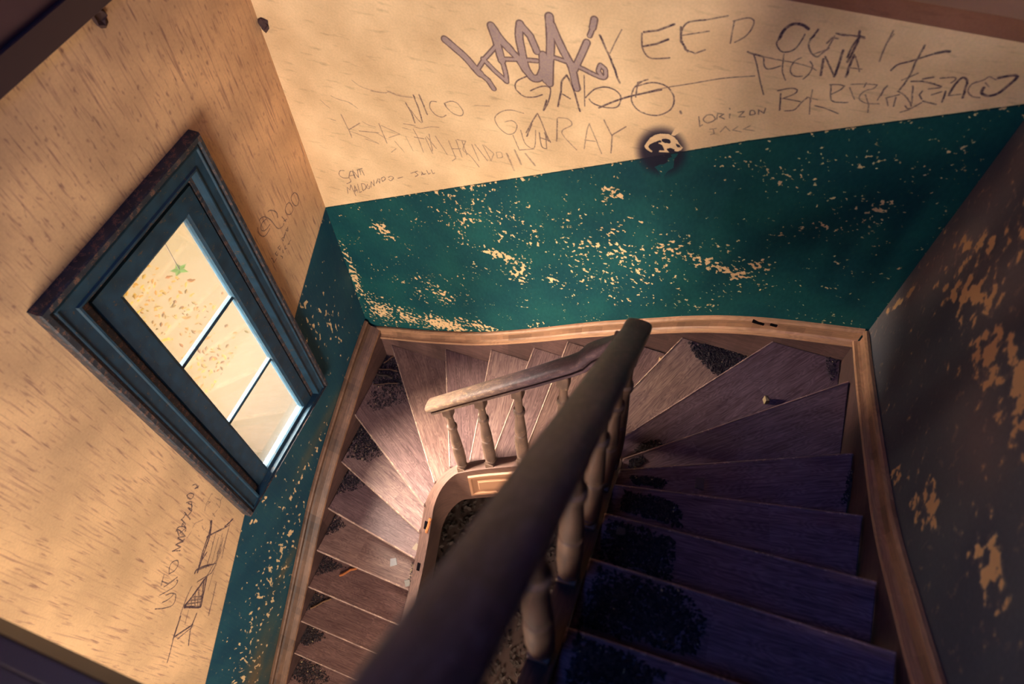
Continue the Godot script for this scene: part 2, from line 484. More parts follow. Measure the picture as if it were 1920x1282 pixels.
	pen(5, 0.85, [624, -1591, 616, -1549])
	pen(4, 0.75, [551, -1566, 548, -1582, 562, -1597])
	pen(4, 0.75, [565, -1554, 596, -1542])
	pen(4, 0.75, [583, -1573, 607, -1554])
	pen(4, 0.75, [581, -1509, 616, -1497, 624, -1504, 617, -1518])
	pen(6, 0.9, [631, -1558, 630, -1527, 636, -1498, 644, -1492, 658, -1502, 669, -1542, 674, -1562])
	pen(4, 0.7, [631, -1564, 663, -1550])
	pen(4, 0.7, [684, -1496, 674, -1513, 678, -1536, 697, -1550, 720, -1549])
	pen(8, 0.92, [713, -1512, 717, -1533, 742, -1536, 760, -1522, 772, -1492, 780, -1463, 777, -1452, 762, -1455, 734, -1471])
	pen(4, 0.6, [675, -1507, 700, -1486, 709, -1472, 731, -1478])
	pen(4, 0.6, [709, -1495, 727, -1506])
	pen(2, 0.4, [-1605, -2111, -1571, -2109, -1536, -2103, -1508, -2091])
	pen(2, 0.4, [-1516, -2089, -1484, -2099, -1447, -2101, -1392, -2093])
	pen(2, 0.4, [-1695, -2313, -1666, -2326, -1625, -2327])
	pen(2, 0.4, [-1837, -2198, -1799, -2208, -1750, -2210, -1726, -2218])
	pen(2, 0.4, [-1750, -2210, -1719, -2225, -1703, -2236])
	pen(2, 0.4, [-1633, -2363, -1591, -2382])
	pen(2, 0.4, [-1411, -2265, -1376, -2265, -1321, -2240, -1278, -2232])
	pen(2, 0.4, [-1788, -2396, -1739, -2404, -1694, -2412, -1634, -2432])
	pen(2, 0.4, [-1475, -2288, -1432, -2291])
	pen(2, 0.4, [-1878, -2348, -1851, -2351])
	pen(3, 0.35, [-1907, -2239, -1886, -2262, -1864, -2278])
	pen(3, 0.35, [-1694, -2075, -1655, -2099, -1582, -2107, -1525, -2103])
	pen(3, 0.35, [-1522, -2085, -1474, -2097, -1407, -2096])
	pen(3, 0.35, [-1088, -2056, -1012, -2040])
func tag_writing() -> void:
	pen(24, 1.0, [-1193, -1757, -1113, -1817, -1062, -1871, -1046, -1885])
	pen(16, 1.0, [-1046, -1885, -1014, -1908, -988, -1948])
	pen(12, 1.0, [-1056, -1863, -1024, -1808, -967, -1733])
	pen(13, 1.0, [-1030, -1810, -973, -1861, -930, -1893, -936, -1841, -948, -1797])
	pen(25, 1.0, [-948, -1797, -966, -1722, -986, -1653, -954, -1697, -909, -1742])
	pen(21, 1.0, [-909, -1742, -873, -1779, -847, -1819, -809, -1852])
	pen(12, 1.0, [-948, -1791, -862, -1774, -794, -1764])
	pen(24, 1.0, [-867, -1620, -871, -1679, -854, -1775, -841, -1818, -815, -1847, -788, -1840, -773, -1802])
	pen(21, 1.0, [-867, -1620, -825, -1664, -797, -1728])
	pen(27, 1.0, [-773, -1734, -770, -1801, -756, -1850])
	pen(25, 1.0, [-751, -1566, -744, -1652, -745, -1750, -745, -1860])
	pen(23, 1.0, [-741, -1599, -699, -1684, -655, -1762, -630, -1855])
	pen(19, 1.0, [-580, -1543, -585, -1581])
	pen(12, 1.0, [-585, -1581, -594, -1614])
	pen(20, 1.0, [-602, -1641, -618, -1693, -644, -1771])
	pen(11, 1.0, [-732, -1733, -651, -1744, -609, -1757, -527, -1777, -521, -1741, -542, -1724, -547, -1753, -527, -1777])
func left_writing() -> void:
	pen(11, 0.9, [-547, -3839, -483, -3906, -400, -3948, -289, -4005])
	pen(11, 0.9, [-305, -4123, -204, -4100, -112, -4082, -150, -4253, -305, -4123])
	pen(11, 0.9, [-60, -4095, 53, -4156])
	pen(11, 0.9, [-107, -4249, -20, -4283])
	pen(11, 0.9, [43, -4155, -50, -4278])
	pen(7, 0.85, [-301, -3989, -341, -4058, -385, -4140])
	pen(7, 0.85, [-371, -4148, -329, -4154, -251, -4059])
	pen(7, 0.85, [53, -4156, 123, -4206, 172, -4238])
	pen(7, 0.85, [-20, -4283, 57, -4366])
	pen(7, 0.85, [45, -4203, -42, -4290])
	pen(7, 0.85, [-477, -3888, -540, -3981, -594, -4042])
	pen(5, 0.5, [-623, -4027, -492, -4108, -371, -4148])
	pen(5, 0.5, [-294, -4273, -128, -4404])
	pen(5, 0.5, [-212, -4027, -54, -4091])
	pen(5, 0.5, [-465, -4092, -240, -4229])
	pen(5, 0.5, [-531, -4022, -374, -4157])
	pen(5, 0.5, [-136, -4097, -178, -4238])
	pen(5, 0.5, [-156, -4094, -194, -4216])
	pen(5, 0.5, [-188, -4098, -137, -4194])
	pen(5, 0.5, [-217, -4132, -148, -4243])
	pen(5, 0.5, [-395, -3930, -327, -3989])
	pen(5, 0.5, [-504, -4007, -368, -4098])
	pen(5, 0.5, [-105, -4140, -34, -4191])
	pen(5, 0.5, [-283, -4141, -176, -4229])
	pen(5, 0.9, [-41, -3808, -60, -3880, -86, -3941, -110, -3951, -143, -3920, -140, -3869, -119, -3829])
	pen(5, 0.9, [-82, -3838, -105, -3874, -131, -3894, -142, -3894])
	pen(5, 0.9, [-106, -3773, -142, -3824, -176, -3861, -205, -3862, -206, -3842])
	pen(5, 0.9, [-148, -3736, -200, -3700])
	pen(5, 0.9, [-168, -3717, -172, -3784, -220, -3837])
	pen(5, 0.9, [-150, -3767, -185, -3808, -222, -3834])
	pen(5, 0.9, [-214, -3742, -242, -3710, -269, -3707, -289, -3743, -272, -3773, -241, -3773, -217, -3744])
	pen(5, 0.9, [-314, -3647, -336, -3714])
	pen(5, 0.9, [-313, -3649, -352, -3699, -347, -3643, -382, -3693, -379, -3626])
	pen(5, 0.9, [-348, -3642, -394, -3691])
	pen(5, 0.9, [-382, -3623, -406, -3680, -414, -3614, -411, -3569, -391, -3624])
	pen(5, 0.9, [-401, -3576, -417, -3568, -436, -3597, -441, -3640, -402, -3616])
	pen(5, 0.9, [-436, -3597, -449, -3587, -441, -3640, -426, -3653])
	pen(5, 0.9, [-457, -3555, -476, -3563])
	pen(5, 0.9, [-462, -3561, -454, -3621])
	pen(5, 0.9, [-474, -3566, -495, -3564, -495, -3572])
	pen(5, 0.9, [-498, -3546, -487, -3633])
	pen(5, 0.9, [-496, -3592, -529, -3596, -526, -3550, -523, -3597])
	pen(5, 0.9, [-540, -3510, -558, -3549, -532, -3585, -547, -3572, -543, -3527])
	pen(5, 0.9, [-562, -3500, -569, -3476, -588, -3492, -593, -3529, -570, -3531, -564, -3497])
	pen(5, 0.9, [-625, -3470, -639, -3493, -635, -3528, -620, -3506, -643, -3524])
	pen(14, 0.95, [-546, -3833, -517, -3867, -468, -3905])
	pen(9, 0.95, [-477, -3892, -419, -3920, -362, -3953, -318, -3985])
	pen(10, 0.95, [-402, -3976, -354, -3972])
	pen(9, 0.95, [-469, -3887, -513, -3939, -550, -3987])
	pen(9, 0.95, [-281, -3982, -303, -3981, -345, -4049, -372, -4120])
	pen(10, 0.95, [-573, -4005, -597, -4023, -633, -4043])
	pen(7, 0.6, [-461, -4083, -397, -4125, -307, -4120])
	pen(7, 0.6, [-574, -4059, -504, -4108, -425, -4172])
	pen(6, 0.6, [-522, -3943, -409, -4023, -351, -4057])
	pen(7, 0.6, [-480, -4074, -430, -4094])
	pen(6, 0.6, [-470, -3976, -409, -4023, -333, -4066])
	pen(7, 0.6, [-298, -4270, -217, -4336, -127, -4396])
	pen(7, 0.6, [-336, -4128, -286, -4117, -238, -4138])
	pen(6, 0.6, [-218, -4031, -162, -4041, -69, -4080])
	pen(7, 0.6, [-516, -4055, -437, -4119])
	pen(8, 0.95, [-306, -4130, -232, -4114, -168, -4094, -114, -4069])
	pen(8, 0.95, [-114, -4069, -108, -4085, -142, -4241])
	pen(8, 0.95, [-277, -4122, -221, -4178, -143, -4248])
	pen(5, 0.85, [-128, -4088, -171, -4224])
	pen(5, 0.85, [-148, -4091, -187, -4218])
	pen(5, 0.85, [-168, -4094, -203, -4203])
	pen(5, 0.85, [-197, -4107, -136, -4185])
	pen(5, 0.85, [-220, -4122, -140, -4219])
	pen(5, 0.85, [-163, -4100, -128, -4149])
	pen(5, 0.85, [-178, -4110, -195, -4198])
	pen(4, 0.5, [-461, -3699, -485, -3694, -527, -3749])
	pen(4, 0.5, [-404, -3705, -444, -3708])
	pen(4, 0.5, [-447, -3808, -449, -3792])
	pen(4, 0.5, [-499, -3774, -486, -3815, -502, -3824])
	pen(4, 0.5, [-566, -3717, -592, -3695, -621, -3717, -613, -3689])
	pen(4, 0.5, [-597, -3689, -658, -3680, -659, -3693])
	pen(4, 0.5, [-575, -3816, -613, -3827])
	pen(4, 0.5, [-636, -3777, -630, -3835, -661, -3806, -658, -3761])
	pen(4, 0.5, [-661, -3806, -700, -3799])
	pen(4, 0.5, [-609, -3633, -609, -3641])
	pen(4, 0.5, [-584, -3803, -578, -3845])
	pen(3, 0.75, [-1794, -2663, -1806, -2659, -1831, -2672, -1851, -2703, -1864, -2736, -1870, -2771, -1880, -2811, -1896, -2830, -1918, -2839, -1936, -2833])
	pen(3, 0.75, [-1869, -2674, -1885, -2680, -1908, -2707, -1920, -2737, -1913, -2765])
	pen(3, 0.75, [-1836, -2695, -1807, -2689, -1786, -2697, -1779, -2718, -1793, -2738, -1818, -2746, -1845, -2745])
	pen(3, 0.75, [-1763, -2682, -1755, -2710, -1761, -2742, -1775, -2762, -1796, -2770, -1834, -2764])
	pen(4, 0.75, [-2028, -2765, -2005, -2762, -1984, -2777, -1983, -2807, -2001, -2831, -2024, -2834, -2038, -2822, -2038, -2791, -2028, -2765])
	pen(4, 0.75, [-2095, -2755, -2069, -2750, -2053, -2765, -2054, -2801, -2066, -2830, -2088, -2836, -2106, -2817, -2107, -2783, -2095, -2755])
	pen(4, 0.75, [-1942, -2787, -1954, -2839])
	pen(4, 0.75, [-1942, -2822, -1968, -2833])
	pen(4, 0.75, [-1951, -2879, -1940, -2899, -1928, -2882, -1943, -2881])
	pen(4, 0.75, [-1920, -2889, -1906, -2896, -1892, -2908, -1914, -2894])
	pen(4, 0.75, [-1879, -2893, -1896, -2901, -1880, -2916, -1877, -2897])
	pen(4, 0.75, [-1845, -2916, -1826, -2911, -1832, -2937, -1845, -2927])
	pen(4, 0.75, [-1806, -2922, -1792, -2922, -1798, -2947, -1810, -2938])
	pen(4, 0.75, [-1754, -2917, -1760, -2930, -1757, -2958, -1786, -2955])
	pen(4, 0.75, [-1930, -2966, -1900, -2967, -1915, -2978])
	pen(4, 0.75, [-1879, -2954, -1867, -2969, -1882, -2980])
	pen(4, 0.75, [-1848, -2958, -1844, -2977])
	pen(4, 0.75, [-1819, -2971, -1828, -2992, -1821, -2998])
func pts2(l: Array) -> PackedVector2Array:
	var p := PackedVector2Array()
	for i in range(0, l.size(), 2): p.append(Vector2(l[i], l[i + 1]))
	return p

const DADO_BACK := [[-2.11, -3.06], [-0.332, -2.134], [0.064, -1.92], [0.841, -1.544]]
const DADO_LEFT := [[-2.29, -3.06], [-2.03, -3.222], [-1.739, -3.41], [-0.708, -4.137], [-0.37, -4.395], [0.217, -4.845]]

func back_wall_material() -> StandardMaterial3D:
	var res := 0.0021
	var u0 := -2.13
	var v0 := -1.25
	var w := int(3.03 / res)
	var h := int(3.4 / res)
	ires = res * 1000.0
	iu0 = u0 * 1000.0
	iv0 = v0 * 1000.0
	iw = w
	ih = h
	ink.resize(0)
	ink.resize(w * h)
	pen_add = 9.0
	pen_level = 0.5
	tag_writing()
	pen_add = 0.0
	pen_level = 1.0
	tag_writing()
	pen_level = 0.0
	var tagged := ink.duplicate()
	ink.resize(0)
	ink.resize(w * h)
	back_writing()
	var broad := noise_bytes(w, h, 0.02, 4, 11, 4, 4)
	var scratch := noise_bytes(w, h, 0.06, 4, 12, 5, 1)
	var grain := noise_bytes(w, h, 0.16, 2, 13)
	var chip := noise_bytes(w, h, 0.06, 5, 14)
	var fine := noise_bytes(w, h, 0.012, 3, 15)
	var veil := noise_bytes(w, h, 0.1, 2, 16, 1, 2)
	var peel := blob_field(w, h, u0, v0, res, [[-1.95, -4.05, 0.13, 0.13, 1.0, 0.0], [-1.72, -4.03, 0.16, 0.1, 0.85, 0.0], [-1.45, -3.98, 0.28, 0.09, 1.0, 0.0], [-1.2, -3.85, 0.14, 0.05, 0.95, 0.0], [-2.08, -3.72, 0.035, 0.34, 0.8, 0.0], [-2.02, -3.95, 0.08, 0.12, 0.85, 0.0],
		[-1.02, -3.05, 0.17, 0.05, 0.78, -1.5], [-0.9, -3.16, 0.08, 0.1, 0.76, 0.0], [-0.72, -3.14, 0.05, 0.03, 0.72, 0.0], [-0.04, -2.66, 0.15, 0.06, 0.82, -1.5], [0.15, -2.68, 0.14, 0.07, 0.84, -1.5], [0.3, -2.6, 0.07, 0.05, 0.75, 0.0], [-0.42, -2.37, 0.09, 0.03, 0.8, -1.0], [-1.74, -3.12, 0.06, 0.08, 0.74, 0.0], [-0.78, -3.68, 0.08, 0.03, 0.9, 0.0],
		[-1.5, -3.6, 0.25, 0.12, 0.5, 0.0], [-0.4, -2.8, 0.5, 0.3, 0.36, 0.0], [0.6, -2.1, 0.3, 0.35, 0.2, 0.0], [-1.1, -2.75, 0.4, 0.2, 0.36, 0.0], [0.3, -2.05, 0.3, 0.06, 0.36, 0.5], [0.62, -2.1, 0.03, 0.08, 0.66, 0.4], [-0.45, -3.0, 0.25, 0.15, 0.4, 0.0]])
	var d := PackedByteArray()
	d.resize(w * h * 3)
	var hm := PackedByteArray()
	hm.resize(w * h)
	var edge := PackedFloat32Array()
	edge.resize(w)
	for x in w: edge[x] = at_list(DADO_BACK, u0 + x * res)
	var j := 0
	var i := 0
	for y in h:
		var v := v0 - y * res
		var painted := v > -1.345
		for x in w:
			var b: float = broad[i] / 255.0
			var s: float = scratch[i] / 255.0
			var n: float = grain[i] / 255.0
			var r: float
			var g: float
			var bl: float
			var hh: float = 120.0 + 30.0 * s + 14.0 * n
			var below: float = edge[x] - v
			if below > 0.0:
				var near := 0.2 * maxf(0.0, 1.0 - below * 30.0)
				var pk: float = chip[i] / 255.0 * 0.72 + 0.28 * fine[i] / 255.0 + 0.36 * (peel[i] / 255.0) + near * n
				if pk > 0.765:
					var e := clampf((pk - 0.765) * 40.0, 0.0, 1.0)
					r = 206.0 + 26.0 * n
					g = 162.0 + 26.0 * n
					bl = 112.0 + 22.0 * n
					r = lerpf(110.0, r, e)
					g = lerpf(96.0, g, e)
					bl = lerpf(60.0, bl, e)
					hh = 70.0
				else:
					var f: float = veil[i] / 255.0
					r = 8.0 + 10.0 * b + 8.0 * f
					g = 52.0 + 18.0 * b + 8.0 * f
					bl = 56.0 + 8.0 * b + 8.0 * f
					hh = 150.0 + 20.0 * n
					if pk > 0.7:
						var e2 := (pk - 0.7) / 0.065 * 0.45
						r = lerpf(r, 92.0, e2)
						g = lerpf(g, 88.0, e2)
						bl = lerpf(bl, 50.0, e2)
				if below < 0.006:
					r *= 0.6
					g *= 0.6
					bl *= 0.6
			else:
				var k: float = 0.9 + 0.16 * b + 0.06 * (n - 0.5)
				if s < 0.3: k -= (0.3 - s) * 0.45
				r = 226.0 * k
				g = 188.0 * k - 5.0 * (1.0 - b)
				bl = 140.0 * k - 8.0 * (1.0 - b)
				var t: float = tagged[i] / 255.0
				if t > 0.0:
					var t2 := clampf((t - 0.52) * 4.0, 0.0, 1.0)
					r = lerpf(lerpf(r, 80.0, minf(t * 1.6, 1.0)), 146.0 + 30.0 * b + 20.0 * (n - 0.5), t2)
					g = lerpf(lerpf(g, 58.0, minf(t * 1.6, 1.0)), 120.0 + 26.0 * b + 18.0 * (n - 0.5), t2)
					bl = lerpf(lerpf(bl, 60.0, minf(t * 1.6, 1.0)), 108.0 + 22.0 * b, t2)
			var q: float = ink[i] / 255.0
			if q > 0.0 and below <= 0.0:
				q *= clampf(0.62 + 0.9 * n - 0.2 * s, 0.0, 1.0)
				r = lerpf(r, 48.0, q)
				g = lerpf(g, 32.0, q)
				bl = lerpf(bl, 44.0, q)
			if painted:
				r *= 0.62
				g *= 0.5
				bl *= 0.5
			d[j] = int(clampf(r, 0.0, 255.0))
			d[j + 1] = int(clampf(g, 0.0, 255.0))
			d[j + 2] = int(clampf(bl, 0.0, 255.0))
			hm[i] = int(hh)
			i += 1
			j += 3
	skull(d, w, h, u0, v0, res)
	var m := mat(Color.WHITE, 0.7, 0.27)
	m.albedo_texture = tex(w, h, d)
	m.heightmap_enabled = true
	m.heightmap_scale = 0.35
	m.heightmap_texture = tex(w, h, hm, Image.FORMAT_L8)
	m.texture_repeat = false
	return m
func skull(d: PackedByteArray, w: int, h: int, u0: float, v0: float, res: float) -> void:
	# sprayed stencil: a soft black cloud round a bare skull
	var light := pts2([-324, -2062, -318, -2043, -306, -2013, -288, -1992, -269, -1980, -236, -1973, -214, -1980, -197, -1994, -183, -2012, -168, -2025, -173, -2040, -185, -2050, -199, -2052, -198, -2043, -218, -2040, -232, -2051, -217, -2065, -261, -2076, -259, -2066, -239, -2060, -247, -2044, -254, -2035, -268, -2031, -268, -2027, -256, -2022, -264, -2012, -283, -2028, -304, -2048, -307, -2062, -297, -2073, -286, -2078, -289, -2087, -307, -2080, -319, -2072])
	var eye := pts2([-258, -2005, -242, -1998, -225, -2000, -220, -2012, -225, -2020, -245, -2021, -257, -2016])
	var nose := pts2([-199, -2012, -184, -2015, -176, -2025, -189, -2028, -196, -2021])
	var arrow := pts2([-266, -2161, -244, -2140, -231, -2136, -216, -2117, -219, -2099, -203, -2085, -213, -2070, -181, -2054, -184, -2075, -192, -2091, -187, -2141, -208, -2167, -224, -2213, -246, -2179])
	for y in range(int((v0 + 1.88) / res), int((v0 + 2.3) / res)):
		for x in range(int((-0.45 - u0) / res), int((-0.03 - u0) / res)):
			var p := Vector2((u0 + x * res) * 1000.0, (v0 - y * res) * 1000.0)
			if Geometry2D.is_point_in_polygon(p, light) and not Geometry2D.is_point_in_polygon(p, eye) and not Geometry2D.is_point_in_polygon(p, nose): continue
			if Geometry2D.is_point_in_polygon(p, arrow): continue
			if p.y > -1975 and absf(p.x + 218.0 - (p.y + 1975) * 0.5) < 7.0 + (p.y + 1975) * 0.25: continue
			var q := ((p - Vector2(-250, -2072)) / Vector2(96, 118)).length()
			var a := 0.93 * (1.0 - smoothstep(0.72, 1.3, q))
			if a <= 0.0: continue
			var at := (y * w + x) * 3
			d[at] = int(lerpf(d[at], 26.0, a))
			d[at + 1] = int(lerpf(d[at + 1], 20.0, a))
			d[at + 2] = int(lerpf(d[at + 2], 34.0, a))
func left_wall_material() -> StandardMaterial3D:
	var res := 0.0026
	var u0 := -2.30
	var v0 := -1.0
	var w := int(2.9 / res)
	var h := int(5.2 / res)
	ires = res * 1000.0
	iu0 = u0 * 1000.0
	iv0 = v0 * 1000.0
	iw = w
	ih = h
	ink.resize(0)
	ink.resize(w * h)
	left_writing()
	var broad := noise_bytes(w, h, 0.02, 4, 21, 4, 4)
	var drip := noise_bytes(w, h, 0.16, 3, 22, 1, 26)
	var drip2 := noise_bytes(w, h, 0.12, 4, 23, 1, 10)
	var grain := noise_bytes(w, h, 0.16, 2, 24)
	var spot := noise_bytes(w, h, 0.09, 2, 25, 1, 2)
	var chip := noise_bytes(w, h, 0.05, 5, 26, 1, 2)
	var peel := blob_field(w, h, u0, v0, res, [[-1.83, -3.62, 0.05, 0.25, 0.85, 0.0], [-0.83, -4.22, 0.035, 0.09, 1.2, 0.7], [-0.72, -4.29, 0.05, 0.035, 1.2, 0.0], [-1.15, -4.6, 0.3, 0.05, 0.75, -0.9], [-0.5, -5.0, 0.4, 0.4, 0.6, -0.9], [0.0, -5.3, 0.3, 0.5, 0.62, -0.9], [-0.75, -4.9, 0.3, 0.06, 0.85, -0.9], [-1.95, -3.8, 0.1, 0.3, 0.55, 0.0]])
	var dirt := blob_field(w, h, u0, v0, res, [[-0.1, -5.75, 0.35, 0.22, 1.0, -1.1], [-0.7, -5.1, 0.4, 0.06, 0.7, -1.2], [-1.5, -4.5, 0.4, 0.08, 0.6, -1.6], [0.2, -5.6, 0.3, 0.3, 1.0, -1.1]])
	var d := PackedByteArray()
	d.resize(w * h * 3)
	var hm := PackedByteArray()
	hm.resize(w * h)
	var edge := PackedFloat32Array()
	edge.resize(w)
	for x in w: edge[x] = at_list(DADO_LEFT, u0 + x * res)
	var j := 0
	var i := 0
	for y in h:
		var v := v0 - y * res
		var painted := v > -1.375
		var upper := clampf((-1.2 - v) * 0.55, 0.0, 1.0)
		for x in w:
			var b: float = broad[i] / 255.0
			var s: float = drip[i] / 255.0
			var s2: float = drip2[i] / 255.0
			var n: float = grain[i] / 255.0
			var r: float
			var g: float
			var bl: float
			var hh: float = 130.0 + 20.0 * n + 16.0 * s2
			var below: float = edge[x] - v
			if below > 0.0:
				var pk: float = chip[i] / 255.0 + 0.3 * (peel[i] / 255.0)
				if pk > 0.86:
					r = 206.0 + 26.0 * n
					g = 166.0 + 26.0 * n
					bl = 116.0 + 22.0 * n
					hh = 70.0
				else:
					var dd: float = dirt[i] / 255.0 * clampf(0.25 + b, 0.0, 1.0)
					r = lerpf(18.0 + 14.0 * b + 14.0 * (s - 0.5), 112.0, dd)
					g = lerpf(56.0 + 18.0 * b + 10.0 * (s - 0.5), 84.0, dd)
					bl = lerpf(70.0 + 12.0 * b, 56.0, dd)
					hh = 150.0 + 22.0 * n
					if pk > 0.78:
						r += 34.0
						g += 10.0
			else:
				var k: float = 0.88 + 0.2 * b + 0.06 * (n - 0.5)
				r = 212.0 * k
				g = 167.0 * k
				bl = 121.0 * k
				var st: float = clampf((0.36 - s) * 1.5, 0.0, 0.4) * b * 1.5 + clampf((0.29 - s2) * 2.6, 0.0, 0.6) + (1.0 - upper) * 0.22 * (1.0 - b)
				if spot[i] > 186: st += (spot[i] - 186) / 70.0 * (1.0 - upper)
				st = clampf(st, 0.0, 0.85)
				r = lerpf(r, 118.0, st)
				g = lerpf(g, 80.0, st)
				bl = lerpf(bl, 70.0, st)
				if below > -0.006:
					r *= 0.75
					g *= 0.75
					bl *= 0.75
			var q: float = ink[i] / 255.0
			if q > 0.0:
				q *= clampf(0.62 + 0.9 * n - 0.2 * s2, 0.0, 1.0)
				r = lerpf(r, 42.0, q)
				g = lerpf(g, 28.0, q)
				bl = lerpf(bl, 42.0, q)
			if painted:
				r = 70.0 + 20.0 * b
				g = 48.0 + 14.0 * b
				bl = 48.0 + 12.0 * b
			d[j] = int(clampf(r, 0.0, 255.0))
			d[j + 1] = int(clampf(g, 0.0, 255.0))
			d[j + 2] = int(clampf(bl, 0.0, 255.0))
			hm[i] = int(hh)
			i += 1
			j += 3
	var m := mat(Color.WHITE, 0.6, 0.35)
	m.albedo_texture = tex(w, h, d)
	m.heightmap_enabled = true
	m.heightmap_scale = 0.3
	m.heightmap_texture = tex(w, h, hm, Image.FORMAT_L8)
	m.texture_repeat = false
	return m
func right_wall_material() -> StandardMaterial3D:
	var res := 0.003
	var u0 := -2.30
	var v0 := -0.5
	var w := int(2.6 / res)
	var h := int(3.0 / res)
	var broad := noise_bytes(w, h, 0.02, 4, 31, 4, 4)
	var grain := noise_bytes(w, h, 0.16, 2, 34)
	var chip := noise_bytes(w, h, 0.04, 5, 36)
	var rub := blob_field(w, h, u0, v0, res, [[-2.15, -2.2, 0.16, 0.6, 1.0, 0.35], [-2.1, -1.6, 0.16, 0.5, 0.9, 0.3], [-1.7, -1.7, 0.2, 0.3, 0.7, 0.6], [-1.95, -1.15, 0.25, 0.2, 0.8, 0.5], [-1.2, -1.8, 0.2, 0.2, 0.7, 0.6]])
	var peel := blob_field(w, h, u0, v0, res, [[-1.8, -1.9, 0.11, 0.2, 0.95, 0.9], [-1.99, -1.88, 0.06, 0.2, 0.9, 0.9], [-1.72, -1.5, 0.13, 0.2, 0.9, 0.6], [-1.9, -1.14, 0.14, 0.1, 0.95, 0.6], [-2.1, -1.12, 0.1, 0.12, 0.9, 0.6], [-1.68, -0.8, 0.12, 0.1, 0.75, 0.5], [-2.2, -2.5, 0.03, 0.25, 0.8, 0.3], [-1.2, -1.6, 0.16, 0.12, 0.9, 0.8], [-1.45, -1.75, 0.14, 0.14, 0.9, 0.8], [-1.1, -2.1, 0.1, 0.1, 0.85, 0.6], [-0.85, -1.35, 0.12, 0.15, 0.7, 0.6], [-1.3, -2.35, 0.03, 0.08, 0.85, 0.4], [-0.8, -1.75, 0.1, 0.1, 0.75, 0.6], [-1.5, -1.2, 0.3, 0.3, 0.6, 0.6]])
	var d := PackedByteArray()
	d.resize(w * h * 3)
	var hm := PackedByteArray()
	hm.resize(w * h)
	var j := 0
	for i in w * h:
		var b: float = broad[i] / 255.0
		var n: float = grain[i] / 255.0
		var pk: float = chip[i] / 255.0 + 0.52 * (peel[i] / 255.0)
		var ru: float = rub[i] / 255.0 * clampf(0.4 + b, 0.0, 1.0)
		var r := 62.0 + 16.0 * b + 8.0 * n + 44.0 * ru
		var g := 60.0 + 16.0 * b + 8.0 * n + 24.0 * ru
		var bl := 66.0 + 10.0 * b + 8.0 * n + 12.0 * ru
		var hh := 150.0 + 20.0 * n
		if pk > 0.83:
			var e := clampf((pk - 0.83) * 16.0, 0.25, 1.0)
			r = lerpf(r, 214.0, e)
			g = lerpf(g, 160.0, e)
			bl = lerpf(bl, 104.0, e)
			hh = 80.0
		elif pk > 0.74:
			r += 22.0
			g += 12.0
			bl += 6.0
		d[j] = int(r)
		d[j + 1] = int(g)
		d[j + 2] = int(bl)
		hm[i] = int(hh)
		j += 3
	var m := mat(Color.WHITE, 0.6, 0.35)
	m.albedo_texture = tex(w, h, d)
	m.heightmap_enabled = true
	m.heightmap_scale = 0.35
	m.heightmap_texture = tex(w, h, hm, Image.FORMAT_L8)
	m.texture_repeat = false
	return m
